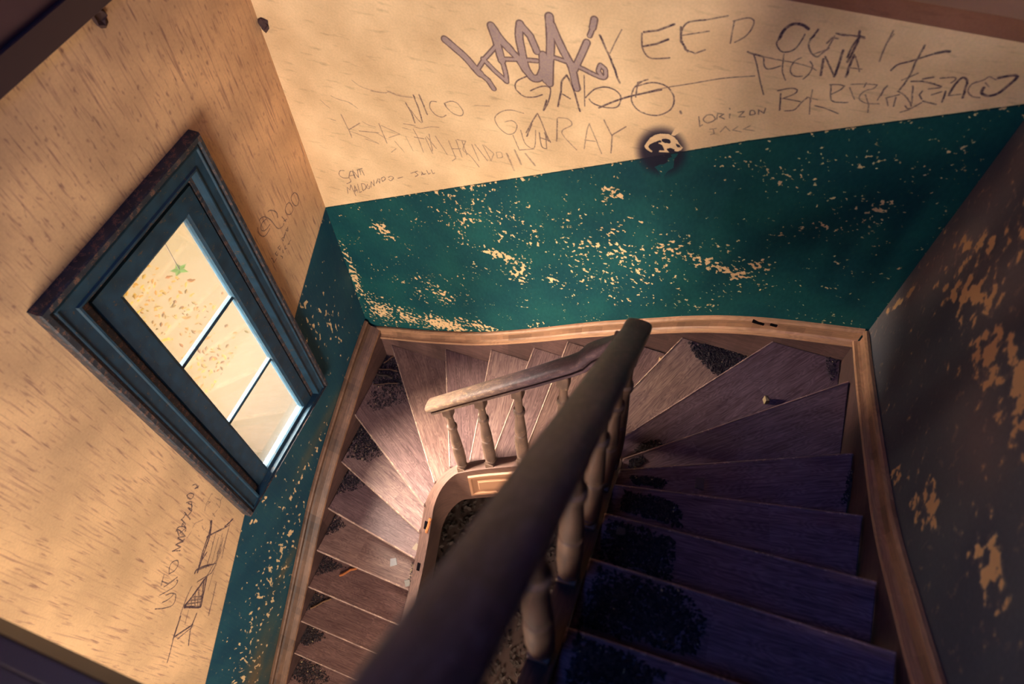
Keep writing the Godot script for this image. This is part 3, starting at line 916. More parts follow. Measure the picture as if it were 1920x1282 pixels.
func make_materials() -> void:
	var wt := wood_texture(1024, 1024, Color(0.36, 0.26, 0.24), Color(0.70, 0.56, 0.49), 41, 0.5)
	var hmap := noise_img(512, 512, 0.02, 3, 44)
	hmap.resize(512, 512)
	for k in 4:
		var m := mat([Color(0.98, 0.96, 0.97), Color(0.88, 0.85, 0.88), Color(0.94, 0.9, 0.88), Color(0.84, 0.81, 0.85)][k], 0.5, 0.4)
		m.albedo_texture = wt
		m.uv1_scale = Vector3(0.9, 0.9, 1)
		m.uv1_offset = Vector3(0.23 * k, 0.37 * k, 0)
		m.heightmap_enabled = true
		m.heightmap_texture = wt
		m.heightmap_scale = 0.12
		M["tread%d" % k] = m
	for e in [["string", Color(0.76, 0.71, 0.68)], ["riser", Color(0.6, 0.55, 0.55)], ["mould", Color(0.9, 0.8, 0.69)], ["landing", Color(0.42, 0.38, 0.40)]]:
		var m := mat(e[1], 0.5, 0.4)
		m.albedo_texture = wt
		m.uv1_scale = Vector3(0.7, 1.3, 1)
		m.heightmap_enabled = true
		m.heightmap_texture = wt
		m.heightmap_scale = 0.1
		M[e[0]] = m
	var du := mat(Color(0.78, 0.76, 0.88), 0.6, 0.3)  # upper flight: dusty wood with its bluish shade put into the colour
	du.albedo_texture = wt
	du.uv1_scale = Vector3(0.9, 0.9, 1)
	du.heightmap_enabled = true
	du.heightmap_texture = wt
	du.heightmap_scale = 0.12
	M.tread_dusty_shade = du
	var gr: StandardMaterial3D = du.duplicate()  # lower treads: darker copy, their shade put into the colour
	gr.albedo_color = Color(0.78, 0.72, 0.72)
	M.tread_shade_low = gr
	var nt := worn_texture(512, Color(0.58, 0.45, 0.39), Color(0.78, 0.63, 0.51), 0.42, 47)
	for e in [["nosing", Color(1, 1, 1)], ["nosing_dusty_shade", Color(0.92, 0.88, 0.92)]]:  # second tone carries the shade of the upper flight in its colour
		var m := mat(e[1], 0.5, 0.4)
		m.albedo_texture = nt
		m.uv1_scale = Vector3(2, 2, 1)
		M[e[0]] = m
	M.mould.albedo_texture = wood_texture(512, 512, Color(0.50, 0.38, 0.31), Color(0.74, 0.58, 0.46), 71, 0.5)
	M.mould.albedo_color = Color(1.0, 0.93, 0.84)
	M.mould.uv1_scale = Vector3(1.2, 2.4, 1)
	M.mould.heightmap_enabled = false
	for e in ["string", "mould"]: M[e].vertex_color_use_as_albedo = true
	var rail_t := worn_texture(512, Color(0.44, 0.35, 0.315), Color(0.62, 0.52, 0.42), 0.42, 51)
	var rm := mat(Color(1, 1, 1), 0.42, 0.45)
	rm.albedo_texture = rail_t
	rm.uv1_scale = Vector3(2.0, 6.0, 1)
	rm.vertex_color_use_as_albedo = true
	M.rail = rm
	var bt := mat(Color(1.0, 0.94, 0.86), 0.55, 0.35)
	bt.albedo_texture = worn_texture(256, Color(0.38, 0.30, 0.265), Color(0.50, 0.40, 0.31), 0.34, 54)
	bt.uv1_triplanar = true
	bt.uv1_scale = Vector3(3, 3, 3)
	M.baluster = bt
	var ft := worn_texture(1024, Color(0.095, 0.20, 0.255), Color(0.36, 0.26, 0.19), 0.33, 61)
	var fm := mat(Color(1, 1, 1), 0.55, 0.4)
	fm.albedo_texture = ft
	fm.uv1_triplanar = true
	fm.uv1_world_triplanar = true
	fm.uv1_scale = Vector3(1.1, 1.1, 1.1)
	M.frame = fm
	var fw := mat(Color(1, 1, 1), 0.5, 0.4)
	fw.albedo_texture = worn_texture(512, Color(0.17, 0.18, 0.20), Color(0.42, 0.30, 0.24), 0.43, 64)
	fw.uv1_triplanar = true
	fw.uv1_world_triplanar = true
	fw.uv1_scale = Vector3(2.2, 2.2, 2.2)
	M.frame_worn = fw
	var gl := mat(Color(1, 1, 1, 0.04), 0.03, 0.5)
	gl.transparency = BaseMaterial3D.TRANSPARENCY_ALPHA
	M.glass = gl
	M.back = back_wall_material()
	M.left = left_wall_material()
	M.right = right_wall_material()
	M.plaster = mat(Color8(206, 176, 138), 0.8, 0.3)
	M.brown = mat(Color8(150, 110, 86), 0.7, 0.3)
	M.trim = mat(Color8(66, 46, 44), 0.6, 0.4)
	M.ground = mat(Color8(36, 29, 18), 0.9, 0.0)
	M.slate = mat(Color8(38, 31, 21), 0.9, 0.0)
	M.dark = mat(Color8(14, 10, 12), 0.9, 0.1)
	M.bark = mat(Color8(24, 18, 13), 0.9, 0.2)
	M.pit = mat(Color8(74, 54, 50), 0.9, 0.2)
	M.dirt = mat(Color.WHITE, 0.9, 0.2)
	M.dirt.vertex_color_use_as_albedo = true
	M.leaf = mat(Color.WHITE, 0.9, 0.0)
	M.leaf.vertex_color_use_as_albedo = true
	M.leaf.cull_mode = BaseMaterial3D.CULL_DISABLED

# ---------------------------------------------------------------- the stair in plan
var path_in := PackedVector2Array()      # inner string, side of the treads
var path_s := PackedFloat32Array()
const IN := [[1, -0.035, -0.355], [2, -0.035, -0.60], [3, -0.035, -0.815], [4, -0.035, -1.0], [5, -0.035, -1.145], [6, -0.037, -1.28], [7, -0.12, -1.405], [8, -0.27, -1.46], [9, -0.42, -1.46], [10, -0.575, -1.46], [11, -0.775, -1.46], [12, -0.935, -1.46], [13, -1.085, -1.445], [14, -1.185, -1.37], [15, -1.238, -1.255], [16, -1.24, -1.124], [17, -1.24, -0.985], [18, -1.24, -0.805], [19, -1.24, -0.585], [20, -1.24, -0.368], [21, -1.24, -0.16]]
const OUT := [[1, 0.84, -0.40], [2, 0.84, -0.644], [3, 0.84, -0.896], [4, 0.84, -1.193], [5, 0.84, -1.538], [6, 0.84, -2.008], [7, 0.507, -2.25], [8, 0.069, -2.25], [9, -0.27, -2.25], [10, -0.575, -2.25], [11, -0.795, -2.25], [12, -1.102, -2.25], [13, -1.464, -2.25], [14, -1.925, -2.25], [15, -2.0, -1.712], [16, -2.0, -1.406], [17, -2.0, -1.10], [18, -2.0, -0.828], [19, -2.0, -0.594], [20, -2.0, -0.373], [21, -2.0, -0.164]]
var nin := {}
var nout := {}
var nsp := {}
func ny(k: int) -> float:
	return -3.1005 + (7 - k) * RISE
func setup_stair() -> void:
	for z in range(12, -25, -1): path_in.append(Vector2(-0.035, z * 0.05))
	for k in range(1, 13): path_in.append(Vector2(-0.275 + 0.24 * cos(-PI / 2 * k / 12.0), -1.22 + 0.24 * sin(-PI / 2 * k / 12.0)))
	for k in range(1, 15): path_in.append(Vector2(-0.275 - 0.725 * k / 15.0, -1.46))
	for k in range(0, 13): path_in.append(Vector2(-1.0 + 0.24 * cos(-PI / 2 - PI / 2 * k / 12.0), -1.22 + 0.24 * sin(-PI / 2 - PI / 2 * k / 12.0)))
	for z in range(-24, 30): path_in.append(Vector2(-1.24, z * 0.05 + 0.03))
	path_s.append(0.0)
	for i in range(1, path_in.size()): path_s.append(path_s[i - 1] + path_in[i].distance_to(path_in[i - 1]))
	for e in IN: nin[e[0]] = Vector2(e[1], e[2])
	for e in OUT: nout[e[0]] = Vector2(e[1], e[2])
	for k in [0, -1, -2]:
		nin[k] = Vector2(-0.035, -0.355 + 0.232 * (1 - k))
		nout[k] = Vector2(0.84, -0.40 + 0.240 * (1 - k))
	for k in range(22, 29):
		nin[k] = Vector2(-1.24, -0.16 + 0.21 * (k - 21))
		nout[k] = Vector2(-2.0, -0.164 + 0.21 * (k - 21))
	for k in range(-2, 29):
		var best := 1e9
		for i in path_in.size() - 1:
			var q := Geometry2D.get_closest_point_to_segment(nin[k], path_in[i], path_in[i + 1])
			var dd: float = q.distance_to(nin[k])
			if dd < best:
				best = dd
				nsp[k] = path_s[i] + q.distance_to(path_in[i])
func string_top(s: float) -> float:
	var y := 0.0
	for o in [-0.12, -0.06, 0.0, 0.06, 0.12]:
		var t: float = s + o
		var k := -2
		while k < 27 and nsp[k + 1] < t: k += 1
		var f: float = (t - nsp[k]) / (nsp[k + 1] - nsp[k])
		y += (ny(k) - RISE * clampf(f, -3.0, 3.0)) / 5.0
	return y - 0.025
func offset_in(i: int, off: float) -> Vector2:
	var a := path_in[maxi(i - 1, 0)]
	var b := path_in[mini(i + 1, path_in.size() - 1)]
	var t := (b - a).normalized()
	return path_in[i] + Vector2(t.y, -t.x) * off

func build_stair() -> void:
	var st: SurfaceTool
	var stair := thing("staircase", "winding dusty wooden staircase turning down round an open well", "staircase")
	# treads and risers
	for k in range(-1, 29):
		var a: Vector2 = nin[k]
		var b: Vector2 = nout[k]
		var c: Vector2 = nout[k - 1]
		var e: Vector2 = nin[k - 1]
		var back := (b - a).orthogonal().normalized()
		if back.dot((c + e) / 2 - (a + b) / 2) < 0: back = -back
		var back2 := (c - e).orthogonal().normalized()
		if back2.dot((c + e) / 2 - (a + b) / 2) < 0: back2 = -back2
		var poly := PackedVector2Array([a, b])
		if k == 7: poly.append(Vector2(0.84, -2.25))
		if k == 15: poly.append(Vector2(-2.0, -2.25))
		poly.append(c + back2 * 0.028)
		poly.append(e + back2 * 0.028)
		# follow the inner string
		for i in range(path_in.size() - 1, -1, -1):
			pass
		var mid := []
		for i in path_in.size():
			if path_s[i] > nsp[k - 1] + 0.01 and path_s[i] < nsp[k] - 0.01: mid.append(path_in[i])
		if k > 4 and k < 17:
			for q in mid: poly.append(q)
		if k > 20 or k < 28:
			pass
		if k < 28:
			st = mb()
			prism(st, poly, ny(k) - 0.034, ny(k), 0.005, (b - a).normalized(), Vector2(k * 0.37, k * 0.21))
			var tr := obj("tread", st, (M["tread%d" % ((k * 7 + 28) % 4)] if k < 19 else M.tread_shade_low) if k > 7 else M.tread_dusty_shade, stair)
			st = mb()
			var off := back * 0.007
			prism(st, PackedVector2Array([a - back * 0.004, b - back * 0.004, b + off, a + off]), ny(k) - 0.0345, ny(k) + 0.0012, 0.004, (b - a).normalized(), Vector2(k * 0.3, 0.2))
			obj("nosing", st, M.nosing if k > 7 else M.nosing_dusty_shade, tr)
		# riser below nosing k, set back under it
		var y1 := ny(k) - 0.03
		var y0 := ny(k + 1) - 0.03 if k < 28 else GY
		if k < 28:
			st = mb()
			var ra := a + back * 0.028
			var rb := b.lerp(a, 0.02) + back * 0.028
			prism(st, PackedVector2Array([ra, rb, rb + back * 0.02, ra + back * 0.02]), y0, y1, 0.0, (b - a).normalized(), Vector2(k * 0.3, 0))
			obj("riser", st, M.riser, stair)
	# inner string
	st = mb(1)
	st.set_color(Color.WHITE)
	var n := path_in.size()
	for i in n - 1:
		var t0 := offset_in(i, 0.0)
		var t1 := offset_in(i + 1, 0.0)
		var w0 := offset_in(i, 0.07)
		var w1 := offset_in(i + 1, 0.07)
		var ya := string_top(path_s[i])
		var yb := string_top(path_s[i + 1])
		var ca := ya - 0.48
		var cb := yb - 0.48
		var nn := Vector3(t0.x - w0.x, 0, t0.y - w0.y)
		var V := func(q: Vector2, y: float) -> Vector3: return Vector3(q.x, y, q.y)
		var sa := path_s[i]
		var sb := path_s[i + 1]
		st.set_smooth_group(1)
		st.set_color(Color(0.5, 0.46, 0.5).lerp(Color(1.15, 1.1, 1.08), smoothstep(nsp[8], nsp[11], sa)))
		quad(st, V.call(t0, ya), V.call(t1, yb), V.call(w1, yb), V.call(w0, ya), Vector3.UP, Vector2(sa, 0), Vector2(sb, 0), Vector2(sb, 0.07), Vector2(sa, 0.07))
		st.set_smooth_group(2)
		quad(st, V.call(t0, ya), V.call(t1, yb), V.call(t1, cb), V.call(t0, ca), nn, Vector2(sa, ya), Vector2(sb, yb), Vector2(sb, cb), Vector2(sa, ca))
		st.set_smooth_group(3)
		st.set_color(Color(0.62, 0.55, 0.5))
		quad(st, V.call(w0, ya), V.call(w1, yb), V.call(w1, cb), V.call(w0, ca), -nn, Vector2(sa, ya), Vector2(sb, yb), Vector2(sb, cb), Vector2(sa, ca))
		st.set_smooth_group(4)
		quad(st, V.call(t0, ca), V.call(t1, cb), V.call(w1, cb), V.call(w0, ca), Vector3.DOWN)
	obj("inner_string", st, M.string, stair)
	# fielded panels on the side of the well
	panel(stair, -0.93, -0.33, 0.0)
	# broken capping on the back wall: dark boxes stand in for shaded gaps
	for q in [[0.37, 0.06, 0.106], [0.455, 0.035, 0.09]]:
		st = mb()
		box(st, Vector3(q[0], smooth_at([[-0.46, -3.565], [0.11, -3.215], [0.29, -3.13], [0.47, -3.065]], q[0]) + q[2] - 0.006, ZB + 0.012), Vector3(q[0] + q[1], smooth_at([[-0.46, -3.565], [0.11, -3.215], [0.29, -3.13], [0.47, -3.065]], q[0]) + q[2] + 0.016, ZB + 0.0275))
		var br := obj("gap_shade", st, M.dark, stair)
		tag(br, "dark box painted as the shade in a broken capping gap")
	# mortises of the lower string: dark blocks painted as the shade inside
	for z in [-1.175, -0.954]:
		var best := 0
		for i in n:
			if absf(path_in[i].y - z) < 0.026 and path_in[i].x < -1.2: best = i
		var y := string_top(path_s[best] + (z - path_in[best].y))
		st = mb()
		var tf := Transform3D(Basis(Vector3.RIGHT, 0.9), Vector3(-1.205, y - 0.008, z))
		box(st, Vector3(-0.012, -0.004, -0.034), Vector3(0.012, 0.0095, 0.034), tf)
		var mo := obj("mortise", st, M.dark, stair)
		tag(mo, "dark block painted as the shade in an empty baluster mortise")
	# wall strings with their mouldings
	var prof := [[0.004, 0.125], [0.016, 0.123], [0.024, 0.112], [0.024, 0.098], [0.012, 0.088], [0.012, 0.035], [0.022, 0.028], [0.036, 0.024], [0.040, 0.012], [0.034, 0.0], [0.030, 0.0]]
	var lprof := [[0.004, 0.095], [0.02, 0.095], [0.03, 0.085], [0.032, 0.06], [0.045, 0.048], [0.075, 0.042], [0.09, 0.036], [0.112, 0.028], [0.118, 0.015], [0.114, 0.0], [0.11, 0.0]]
	var low_back := [[-2.10, -4.44], [-2.02, -4.40], [-1.61, -4.25], [-1.19, -4.06], [-0.8, -3.81], [-0.46, -3.565], [0.11, -3.215], [0.29, -3.13], [0.47, -3.065], [0.68, -3.01], [0.86, -2.965]]
	var low_left := [[-2.26, -4.32], [-2.0, -4.424], [-1.718, -4.576], [-1.374, -4.76], [-1.045, -4.98], [-0.416, -5.535], [0.05, -5.935], [1.3, -7.07]]
	var low_right := [[-2.26, -2.955], [-1.96, -2.83], [-1.53, -2.635], [-1.096, -2.425], [-0.553, -2.055], [-0.1, -1.70], [0.3, -1.33]]
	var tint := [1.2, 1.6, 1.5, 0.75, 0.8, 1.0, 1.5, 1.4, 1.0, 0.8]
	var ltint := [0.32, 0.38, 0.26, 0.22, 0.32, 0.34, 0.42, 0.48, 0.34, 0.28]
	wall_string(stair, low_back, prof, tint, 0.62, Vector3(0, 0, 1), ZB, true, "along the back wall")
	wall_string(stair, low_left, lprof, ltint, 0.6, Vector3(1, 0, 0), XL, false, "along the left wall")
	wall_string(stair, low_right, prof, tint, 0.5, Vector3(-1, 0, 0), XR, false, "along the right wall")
func wall_string(parent: Node, low: Array, prof: Array, tint: Array, face: float, out: Vector3, plane: float, along_x: bool, which: String) -> void:
	var st := mb()
	var sb := mb()
	var u := []
	var n := int((low[-1][0] - low[0][0]) / 0.04)
	for i in n + 1: u.append(lerpf(low[0][0], low[-1][0], float(i) / n))
	var P := func(uu: float, d: float, y: float) -> Vector3:
		if along_x: return Vector3(uu, y, plane + out.z * d)
		return Vector3(plane + out.x * d, y, uu)
	for i in n:
		var y0 := smooth_at(low, u[i])
		var y1 := smooth_at(low, u[i + 1])
		var grime: float = 1.0 + 0.7 * rail_noise.get_noise_2d(u[i] * 300.0, plane * 100.0)
		for k in prof.size() - 1:
			st.set_smooth_group(k + 1)
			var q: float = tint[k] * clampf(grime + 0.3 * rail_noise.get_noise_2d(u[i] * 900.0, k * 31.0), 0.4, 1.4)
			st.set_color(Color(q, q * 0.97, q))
			var a: Array = prof[k]
			var b: Array = prof[k + 1]
			var h: Vector3 = out * absf(b[1] - a[1]) + Vector3.UP * (b[0] - a[0])
			quad(st, P.call(u[i], a[0], y0 + a[1]), P.call(u[i], b[0], y0 + b[1]), P.call(u[i + 1], b[0], y1 + b[1]), P.call(u[i + 1], a[0], y1 + a[1]), h, Vector2(u[i], a[1] + a[0]), Vector2(u[i], b[1] + b[0]), Vector2(u[i + 1], b[1] + b[0]), Vector2(u[i + 1], a[1] + a[0]))
		var d: float = prof[-1][0]
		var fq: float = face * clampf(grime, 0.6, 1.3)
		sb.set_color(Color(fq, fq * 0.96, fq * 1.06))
		quad(sb, P.call(u[i], d, y0), P.call(u[i + 1], d, y1), P.call(u[i + 1], d, y1 - 0.45), P.call(u[i], d, y0 - 0.45), out, Vector2(u[i], y0), Vector2(u[i + 1], y1), Vector2(u[i + 1], y1 - 0.45), Vector2(u[i], y0 - 0.45))
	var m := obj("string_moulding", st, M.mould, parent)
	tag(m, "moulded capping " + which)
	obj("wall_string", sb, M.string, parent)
func smooth_at(l: Array, x: float) -> float:
	var y := 0.0
	for o in [-0.12, -0.06, 0.0, 0.06, 0.12]: y += at_list(l, x + o) / 5.0
	return y
func panel(parent: Node, x0: float, x1: float, _d: float) -> void:
	# frame of four raised strips with a raised field, following the slope of the far string
	var top := func(x: float) -> float:
		var best := 0
		for i in path_in.size():
			if absf(path_in[i].y + 1.46) < 0.01 and absf(path_in[i].x - x) < 0.03: best = i
		return string_top(path_s[best] + (path_in[best].x - x))
	var st := mb()
	st.set_color(Color(0.75, 0.68, 0.66))
	var zf := -1.39
	var P := func(f: float, g: float, out: float) -> Vector3:
		var x := lerpf(x0, x1, f)
		return Vector3(x, top.call(x) - lerpf(0.075, 0.40, g), zf + out)
	var rings := [[0.0, 0.0, 0.0], [0.01, 0.02, 0.012], [0.04, 0.10, 0.012], [0.055, 0.14, 0.003], [0.11, 0.27, 0.003], [0.13, 0.32, 0.014]]
	for k in rings.size() - 1:
		var a: Array = rings[k]
		var b: Array = rings[k + 1]
		var ca := [[a[0], a[1]], [1 - a[0], a[1]], [1 - a[0], 1 - a[1]], [a[0], 1 - a[1]]]
		var cb := [[b[0], b[1]], [1 - b[0], b[1]], [1 - b[0], 1 - b[1]], [b[0], 1 - b[1]]]
		for q in 4:
			var r := (q + 1) % 4
			var steps := 8 if q % 2 == 0 else 1
			for s in steps:
				var f0 := float(s) / steps
				var f1 := float(s + 1) / steps
				quad(st, P.call(lerpf(ca[q][0], ca[r][0], f0), lerpf(ca[q][1], ca[r][1], f0), a[2]), P.call(lerpf(ca[q][0], ca[r][0], f1), lerpf(ca[q][1], ca[r][1], f1), a[2]), P.call(lerpf(cb[q][0], cb[r][0], f1), lerpf(cb[q][1], cb[r][1], f1), b[2]), P.call(lerpf(cb[q][0], cb[r][0], f0), lerpf(cb[q][1], cb[r][1], f0), b[2]), Vector3(0, 0, 1))
	var e: Array = rings[-1]
	for s in 8:
		var f0 := lerpf(e[0], 1 - e[0], s / 8.0)
		var f1 := lerpf(e[0], 1 - e[0], (s + 1) / 8.0)
		quad(st, P.call(f0, e[1], e[2]), P.call(f1, e[1], e[2]), P.call(f1, 1 - e[1], e[2]), P.call(f0, 1 - e[1], e[2]), Vector3(0, 0, 1))
	var o := obj("string_panel", st, M.mould, parent)
	tag(o, "raised panel on the well side of the string")

# ---------------------------------------------------------------- railing
const BAL := [[0.024, 0.05, 1], [0.031, 0.08, 1], [0.031, 0.105, 2], [0.0255, 0.112, 3], [0.0255, 0.118, 4], [0.0325, 0.125, 5], [0.035, 0.20, 5], [0.0345, 0.30, 5], [0.0315, 0.42, 6], [0.025, 0.428, 7], [0.025, 0.437, 8], [0.031, 0.445, 9], [0.0295, 0.50, 9], [0.025, 0.60, 9], [0.021, 0.70, 10], [0.029, 0.706, 11], [0.030, 0.72, 11], [0.029, 0.734, 12], [0.0205, 0.742, 13], [0.019, 0.80, 13], [0.018, 0.86, 13], [0.024, 0.895, 13], [0.026, 0.91, 13]]
func baluster(parent: Node, foot: Vector3, head: Vector3) -> void:
	var hgt := head.y - foot.y
	var st := mb(1)
	var prof := []
	for q in BAL: prof.append([q[0], q[1] * hgt, q[2]])
	lathe(st, prof, Vector3.ZERO, 18)
	st.set_smooth_group(-1)
	box(st, Vector3(-0.029, -0.03, -0.029), Vector3(0.029, 0.055 * hgt, 0.029))
	box(st, Vector3(-0.026, 0.90 * hgt, -0.026), Vector3(0.026, hgt + 0.02, 0.026))
	var o := obj("baluster", st, M.baluster, parent)
	var lean := head - foot
	o.transform = Transform3D(Basis(Vector3.RIGHT, Vector3(lean.x / hgt, 1, lean.z / hgt), Vector3.BACK), foot)
var rail_noise := FastNoiseLite.new()
func build_railing() -> void:
	var rail := thing("stair_railing", "worn wooden handrail on turned balusters sweeping round the stairwell", "railing")
	var path := []
	for k in range(0, 32): path.append(rail_at(0.36 - k * 0.05))
	for k in range(0, 13):
		var t := k / 12.0
		var an := -PI / 2 * t
		path.append(Vector3(-0.27 + 0.17 * cos(an), lerpf(rail_at(-1.22).y - 0.02, -2.37, t) - 0.03 * sin(PI * t), -1.255 + 0.17 * sin(an)))
	for p in [[-0.30, -2.445], [-0.34, -2.50], [-0.4, -2.57], [-0.5, -2.69], [-0.7, -2.92], [-0.9, -3.15], [-1.09, -3.37]]: path.append(Vector3(p[0], p[1], -1.425))
	var prof := [[-0.022, -0.04], [-0.026, -0.034], [-0.036, -0.031], [-0.0375, -0.024], [-0.036, -0.017], [-0.028, -0.014], [-0.028, -0.006], [-0.041, -0.003], [-0.0425, 0.004], [-0.0425, 0.014], [-0.039, 0.022], [-0.031, 0.0275], [-0.015, 0.0305], [0, 0.031], [0.015, 0.0305], [0.031, 0.0275], [0.039, 0.022], [0.0425, 0.014], [0.0425, 0.004], [0.041, -0.003], [0.028, -0.006], [0.028, -0.014], [0.036, -0.017], [0.0375, -0.024], [0.036, -0.031], [0.026, -0.034], [0.022, -0.04]]
	var st := mb()
	sweep(st, path, prof, true, [0, 1, 2, 4, 5, 6, 7, 19, 20, 21, 22, 24, 25, 26])
	obj("handrail", shaded(st, func(p: Vector3) -> Color:
		var bare_lit := smoothstep(-0.5, -0.85, p.x) if p.z < -1.3 else 0.0  # paler end: bare wood, with the window light on it painted in
		var rub := 0.35 * clampf(rail_noise.get_noise_3d(p.x * 40.0, p.y * 9.0, p.z * 9.0), -1.0, 1.0)
		return Color(0.38, 0.31, 0.45).lerp(Color(0.8, 0.72, 0.6), clampf(bare_lit + rub * bare_lit * (1.0 - bare_lit) * 3.0, 0, 1)) * (1.0 + rub * 0.7)), M.rail, rail)
	var zs := [0.19, -0.03, -0.27, -0.515, -0.755, -0.985, -1.19]
	for z in zs:
		var s: float = 0.6 - z
		var foot := Vector3(-0.076, string_top(s), z)
		var head := rail_at(z) + Vector3(0, -0.04, 0)
		baluster(rail, foot, Vector3(head.x, head.y, z))
	# round the turn
	baluster(rail, Vector3(-0.15, string_top(nsp[7] - 0.02), -1.37), Vector3(-0.16, -2.13, -1.37))
	for q in [[-0.36, -2.60], [-0.575, -2.84], [-0.777, -3.075], [-0.979, -3.31]]:
		var best := 0
		for i in path_in.size():
			if absf(path_in[i].y + 1.46) < 0.03 and absf(path_in[i].x - q[0]) < 0.035: best = i
		var y := string_top(path_s[best] + (path_in[best].x - q[0]))
		baluster(rail, Vector3(q[0] + 0.005, y, -1.425), Vector3(q[0] - 0.01, q[1], -1.425))
	# newel at the landing, behind the camera
	st = mb(1)
	lathe(st, [[0.05, 0.0], [0.05, 0.2], [0.038, 0.24], [0.045, 0.5], [0.035, 0.8], [0.05, 0.84], [0.05, 1.08], [0.06, 1.1], [0.05, 1.16], [0.0, 1.19]], Vector3(-0.1, LAND, 0.42))
	obj("newel_post", st, M.rail, rail)
func shaded(st: SurfaceTool, f: Callable) -> SurfaceTool:
	# worn end and varnish of one piece, light and shade painted in, per vertex
	st.generate_normals()
	var m := st.commit()
	var a := m.surface_get_arrays(0)
	var c := PackedColorArray()
	for p in a[Mesh.ARRAY_VERTEX]: c.append(f.call(p))
	a[Mesh.ARRAY_COLOR] = c
	var am := ArrayMesh.new()
	am.add_surface_from_arrays(Mesh.PRIMITIVE_TRIANGLES, a)
	var out := SurfaceTool.new()
	out.create_from(am, 0)
	return out
func rail_at(z: float) -> Vector3:
	return Vector3(-0.1, -0.553 + 1.054 * z, z)

# ---------------------------------------------------------------- room
func wall_uv(q: Vector2, o: Vector2, size: Vector2) -> Vector2:
	return Vector2((q.x - o.x) / size.x, (o.y - q.y) / size.y)
func build_room() -> void:
	var st: SurfaceTool
	var t := 0.65
	# left wall with the window opening; u = z, v = y
	st = mb()
	var o := Vector2(-2.30, -1.0)
	var sz := Vector2(int(2.9 / 0.0026) * 0.0026, int(5.2 / 0.0026) * 0.0026)
	var wz := [ZB - 0.3, -1.60, -0.75, ZF + 0.3]
	var wy := [GY - 0.3, -4.10, -2.1, TOPY + 0.3]
	for i in 3:
		for k in 3:
			if i == 1 and k == 1: continue
			for x in [XL, XL - t]:
				var zz := [wz[0], wz[1] - (0.35 if x < XL else 0.0), wz[2], wz[3]]
				var q := [Vector2(zz[i], wy[k]), Vector2(zz[i + 1], wy[k]), Vector2(zz[i + 1], wy[k + 1]), Vector2(zz[i], wy[k + 1])]
				quad(st, Vector3(x, q[0].y, q[0].x), Vector3(x, q[1].y, q[1].x), Vector3(x, q[2].y, q[2].x), Vector3(x, q[3].y, q[3].x), Vector3(1 if x == XL else -1, 0, 0), wall_uv(q[0], o, sz), wall_uv(q[1], o, sz), wall_uv(q[2], o, sz), wall_uv(q[3], o, sz))
	struct("wall_left", st, M.left, "stained beige plaster wall with a dark green dado, round the window")
	st = mb()
	var hole := [Vector2(wz[1], wy[1]), Vector2(wz[2], wy[1]), Vector2(wz[2], wy[2]), Vector2(wz[1], wy[2])]
	for i in 4:
		var a: Vector2 = hole[i]
		var b: Vector2 = hole[(i + 1) % 4]
		var c := Vector2((wz[1] + wz[2]) / 2, (wy[1] + wy[2]) / 2) - (a + b) / 2
		var ao := a + Vector2(-0.35 if a.x < -1.2 else 0.0, 0.0)      # the far jamb is splayed
		var bo := b + Vector2(-0.35 if b.x < -1.2 else 0.0, 0.0)
		quad(st, Vector3(XL - 0.001, a.y, a.x), Vector3(XL - 0.001, b.y, b.x), Vector3(XL - t - 0.001, bo.y, bo.x), Vector3(XL - t - 0.001, ao.y, ao.x), Vector3(0, c.y, c.x))
	struct("trim_1", st, M.slate, "plastered reveal of the window")
	# back wall
	st = mb()
	o = Vector2(-2.13, -1.25)
	sz = Vector2(int(3.03 / 0.0021) * 0.0021, int(3.4 / 0.0021) * 0.0021)
	slab(st, Vector3(XL - t, GY - 0.3, ZB - 0.35), Vector3(XR + 0.4, TOPY + 0.3, ZB), func(p: Vector3) -> Vector2: return wall_uv(Vector2(p.x, p.y), o, sz))
	struct("wall_back", st, M.back, "beige plaster wall covered in writing above a peeling green dado")
	st = mb()
	var o2 := Vector2(-2.30, -0.5)
	var sz2 := Vector2(int(2.6 / 0.003) * 0.003, int(3.0 / 0.003) * 0.003)
	slab(st, Vector3(XR, GY - 0.3, ZB - 0.35), Vector3(XR + 0.4, TOPY + 0.3, ZF + 0.3), func(p: Vector3) -> Vector2: return wall_uv(Vector2(p.z, p.y), o2, sz2))
	struct("wall_right", st, M.right, "dark painted wall flaking to orange plaster, beside the upper flight")
	# front wall with openings for the two unseen windows
	st = mb()
	var fx := [XL - t, FWX0, FWX1, XR + 0.4]
	var fy := [GY - 0.3, FWY0, FWY1, -1.0]
	var hx := [XL - t, UWX0, UWX1, XR + 0.4]
	var hy := [-1.0, UWY0, UWY1, TOPY + 0.3]
	for i in 3:
		for k in 3:
			if i == 1 and k == 1: continue
			slab(st, Vector3(hx[i], hy[k], ZF), Vector3(hx[i + 1], hy[k + 1], ZF + 0.3), func(_p: Vector3) -> Vector2: return Vector2.ZERO)
			slab(st, Vector3(fx[i], fy[k], ZF), Vector3(fx[i + 1], fy[k + 1], ZF + 0.3), func(_p: Vector3) -> Vector2: return Vector2.ZERO)
	struct("wall_front", st, M.plaster, "plain plaster wall behind the viewer")
	st = mb()
	box(st, Vector3(XL - t, GY - 0.3, ZB - 0.3), Vector3(XR + 0.4, GY, ZF + 0.3))
	struct("floor", st, M.dirt_floor, "dark ground floor littered with dead leaves")
	st = mb()
	box(st, Vector3(XL - t, TOPY, ZB - 0.3), Vector3(XR + 0.4, TOPY + 0.3, ZF + 0.3))
	struct("ceiling", st, M.plaster, "plaster ceiling of the upper storey")
	# landing
	st = mb()
	box(st, Vector3(XL, LAND - 0.26, 0.165), Vector3(-0.16, LAND, ZF))
	box(st, Vector3(-0.16, LAND - 0.26, 0.40), Vector3(XR, LAND, ZF))
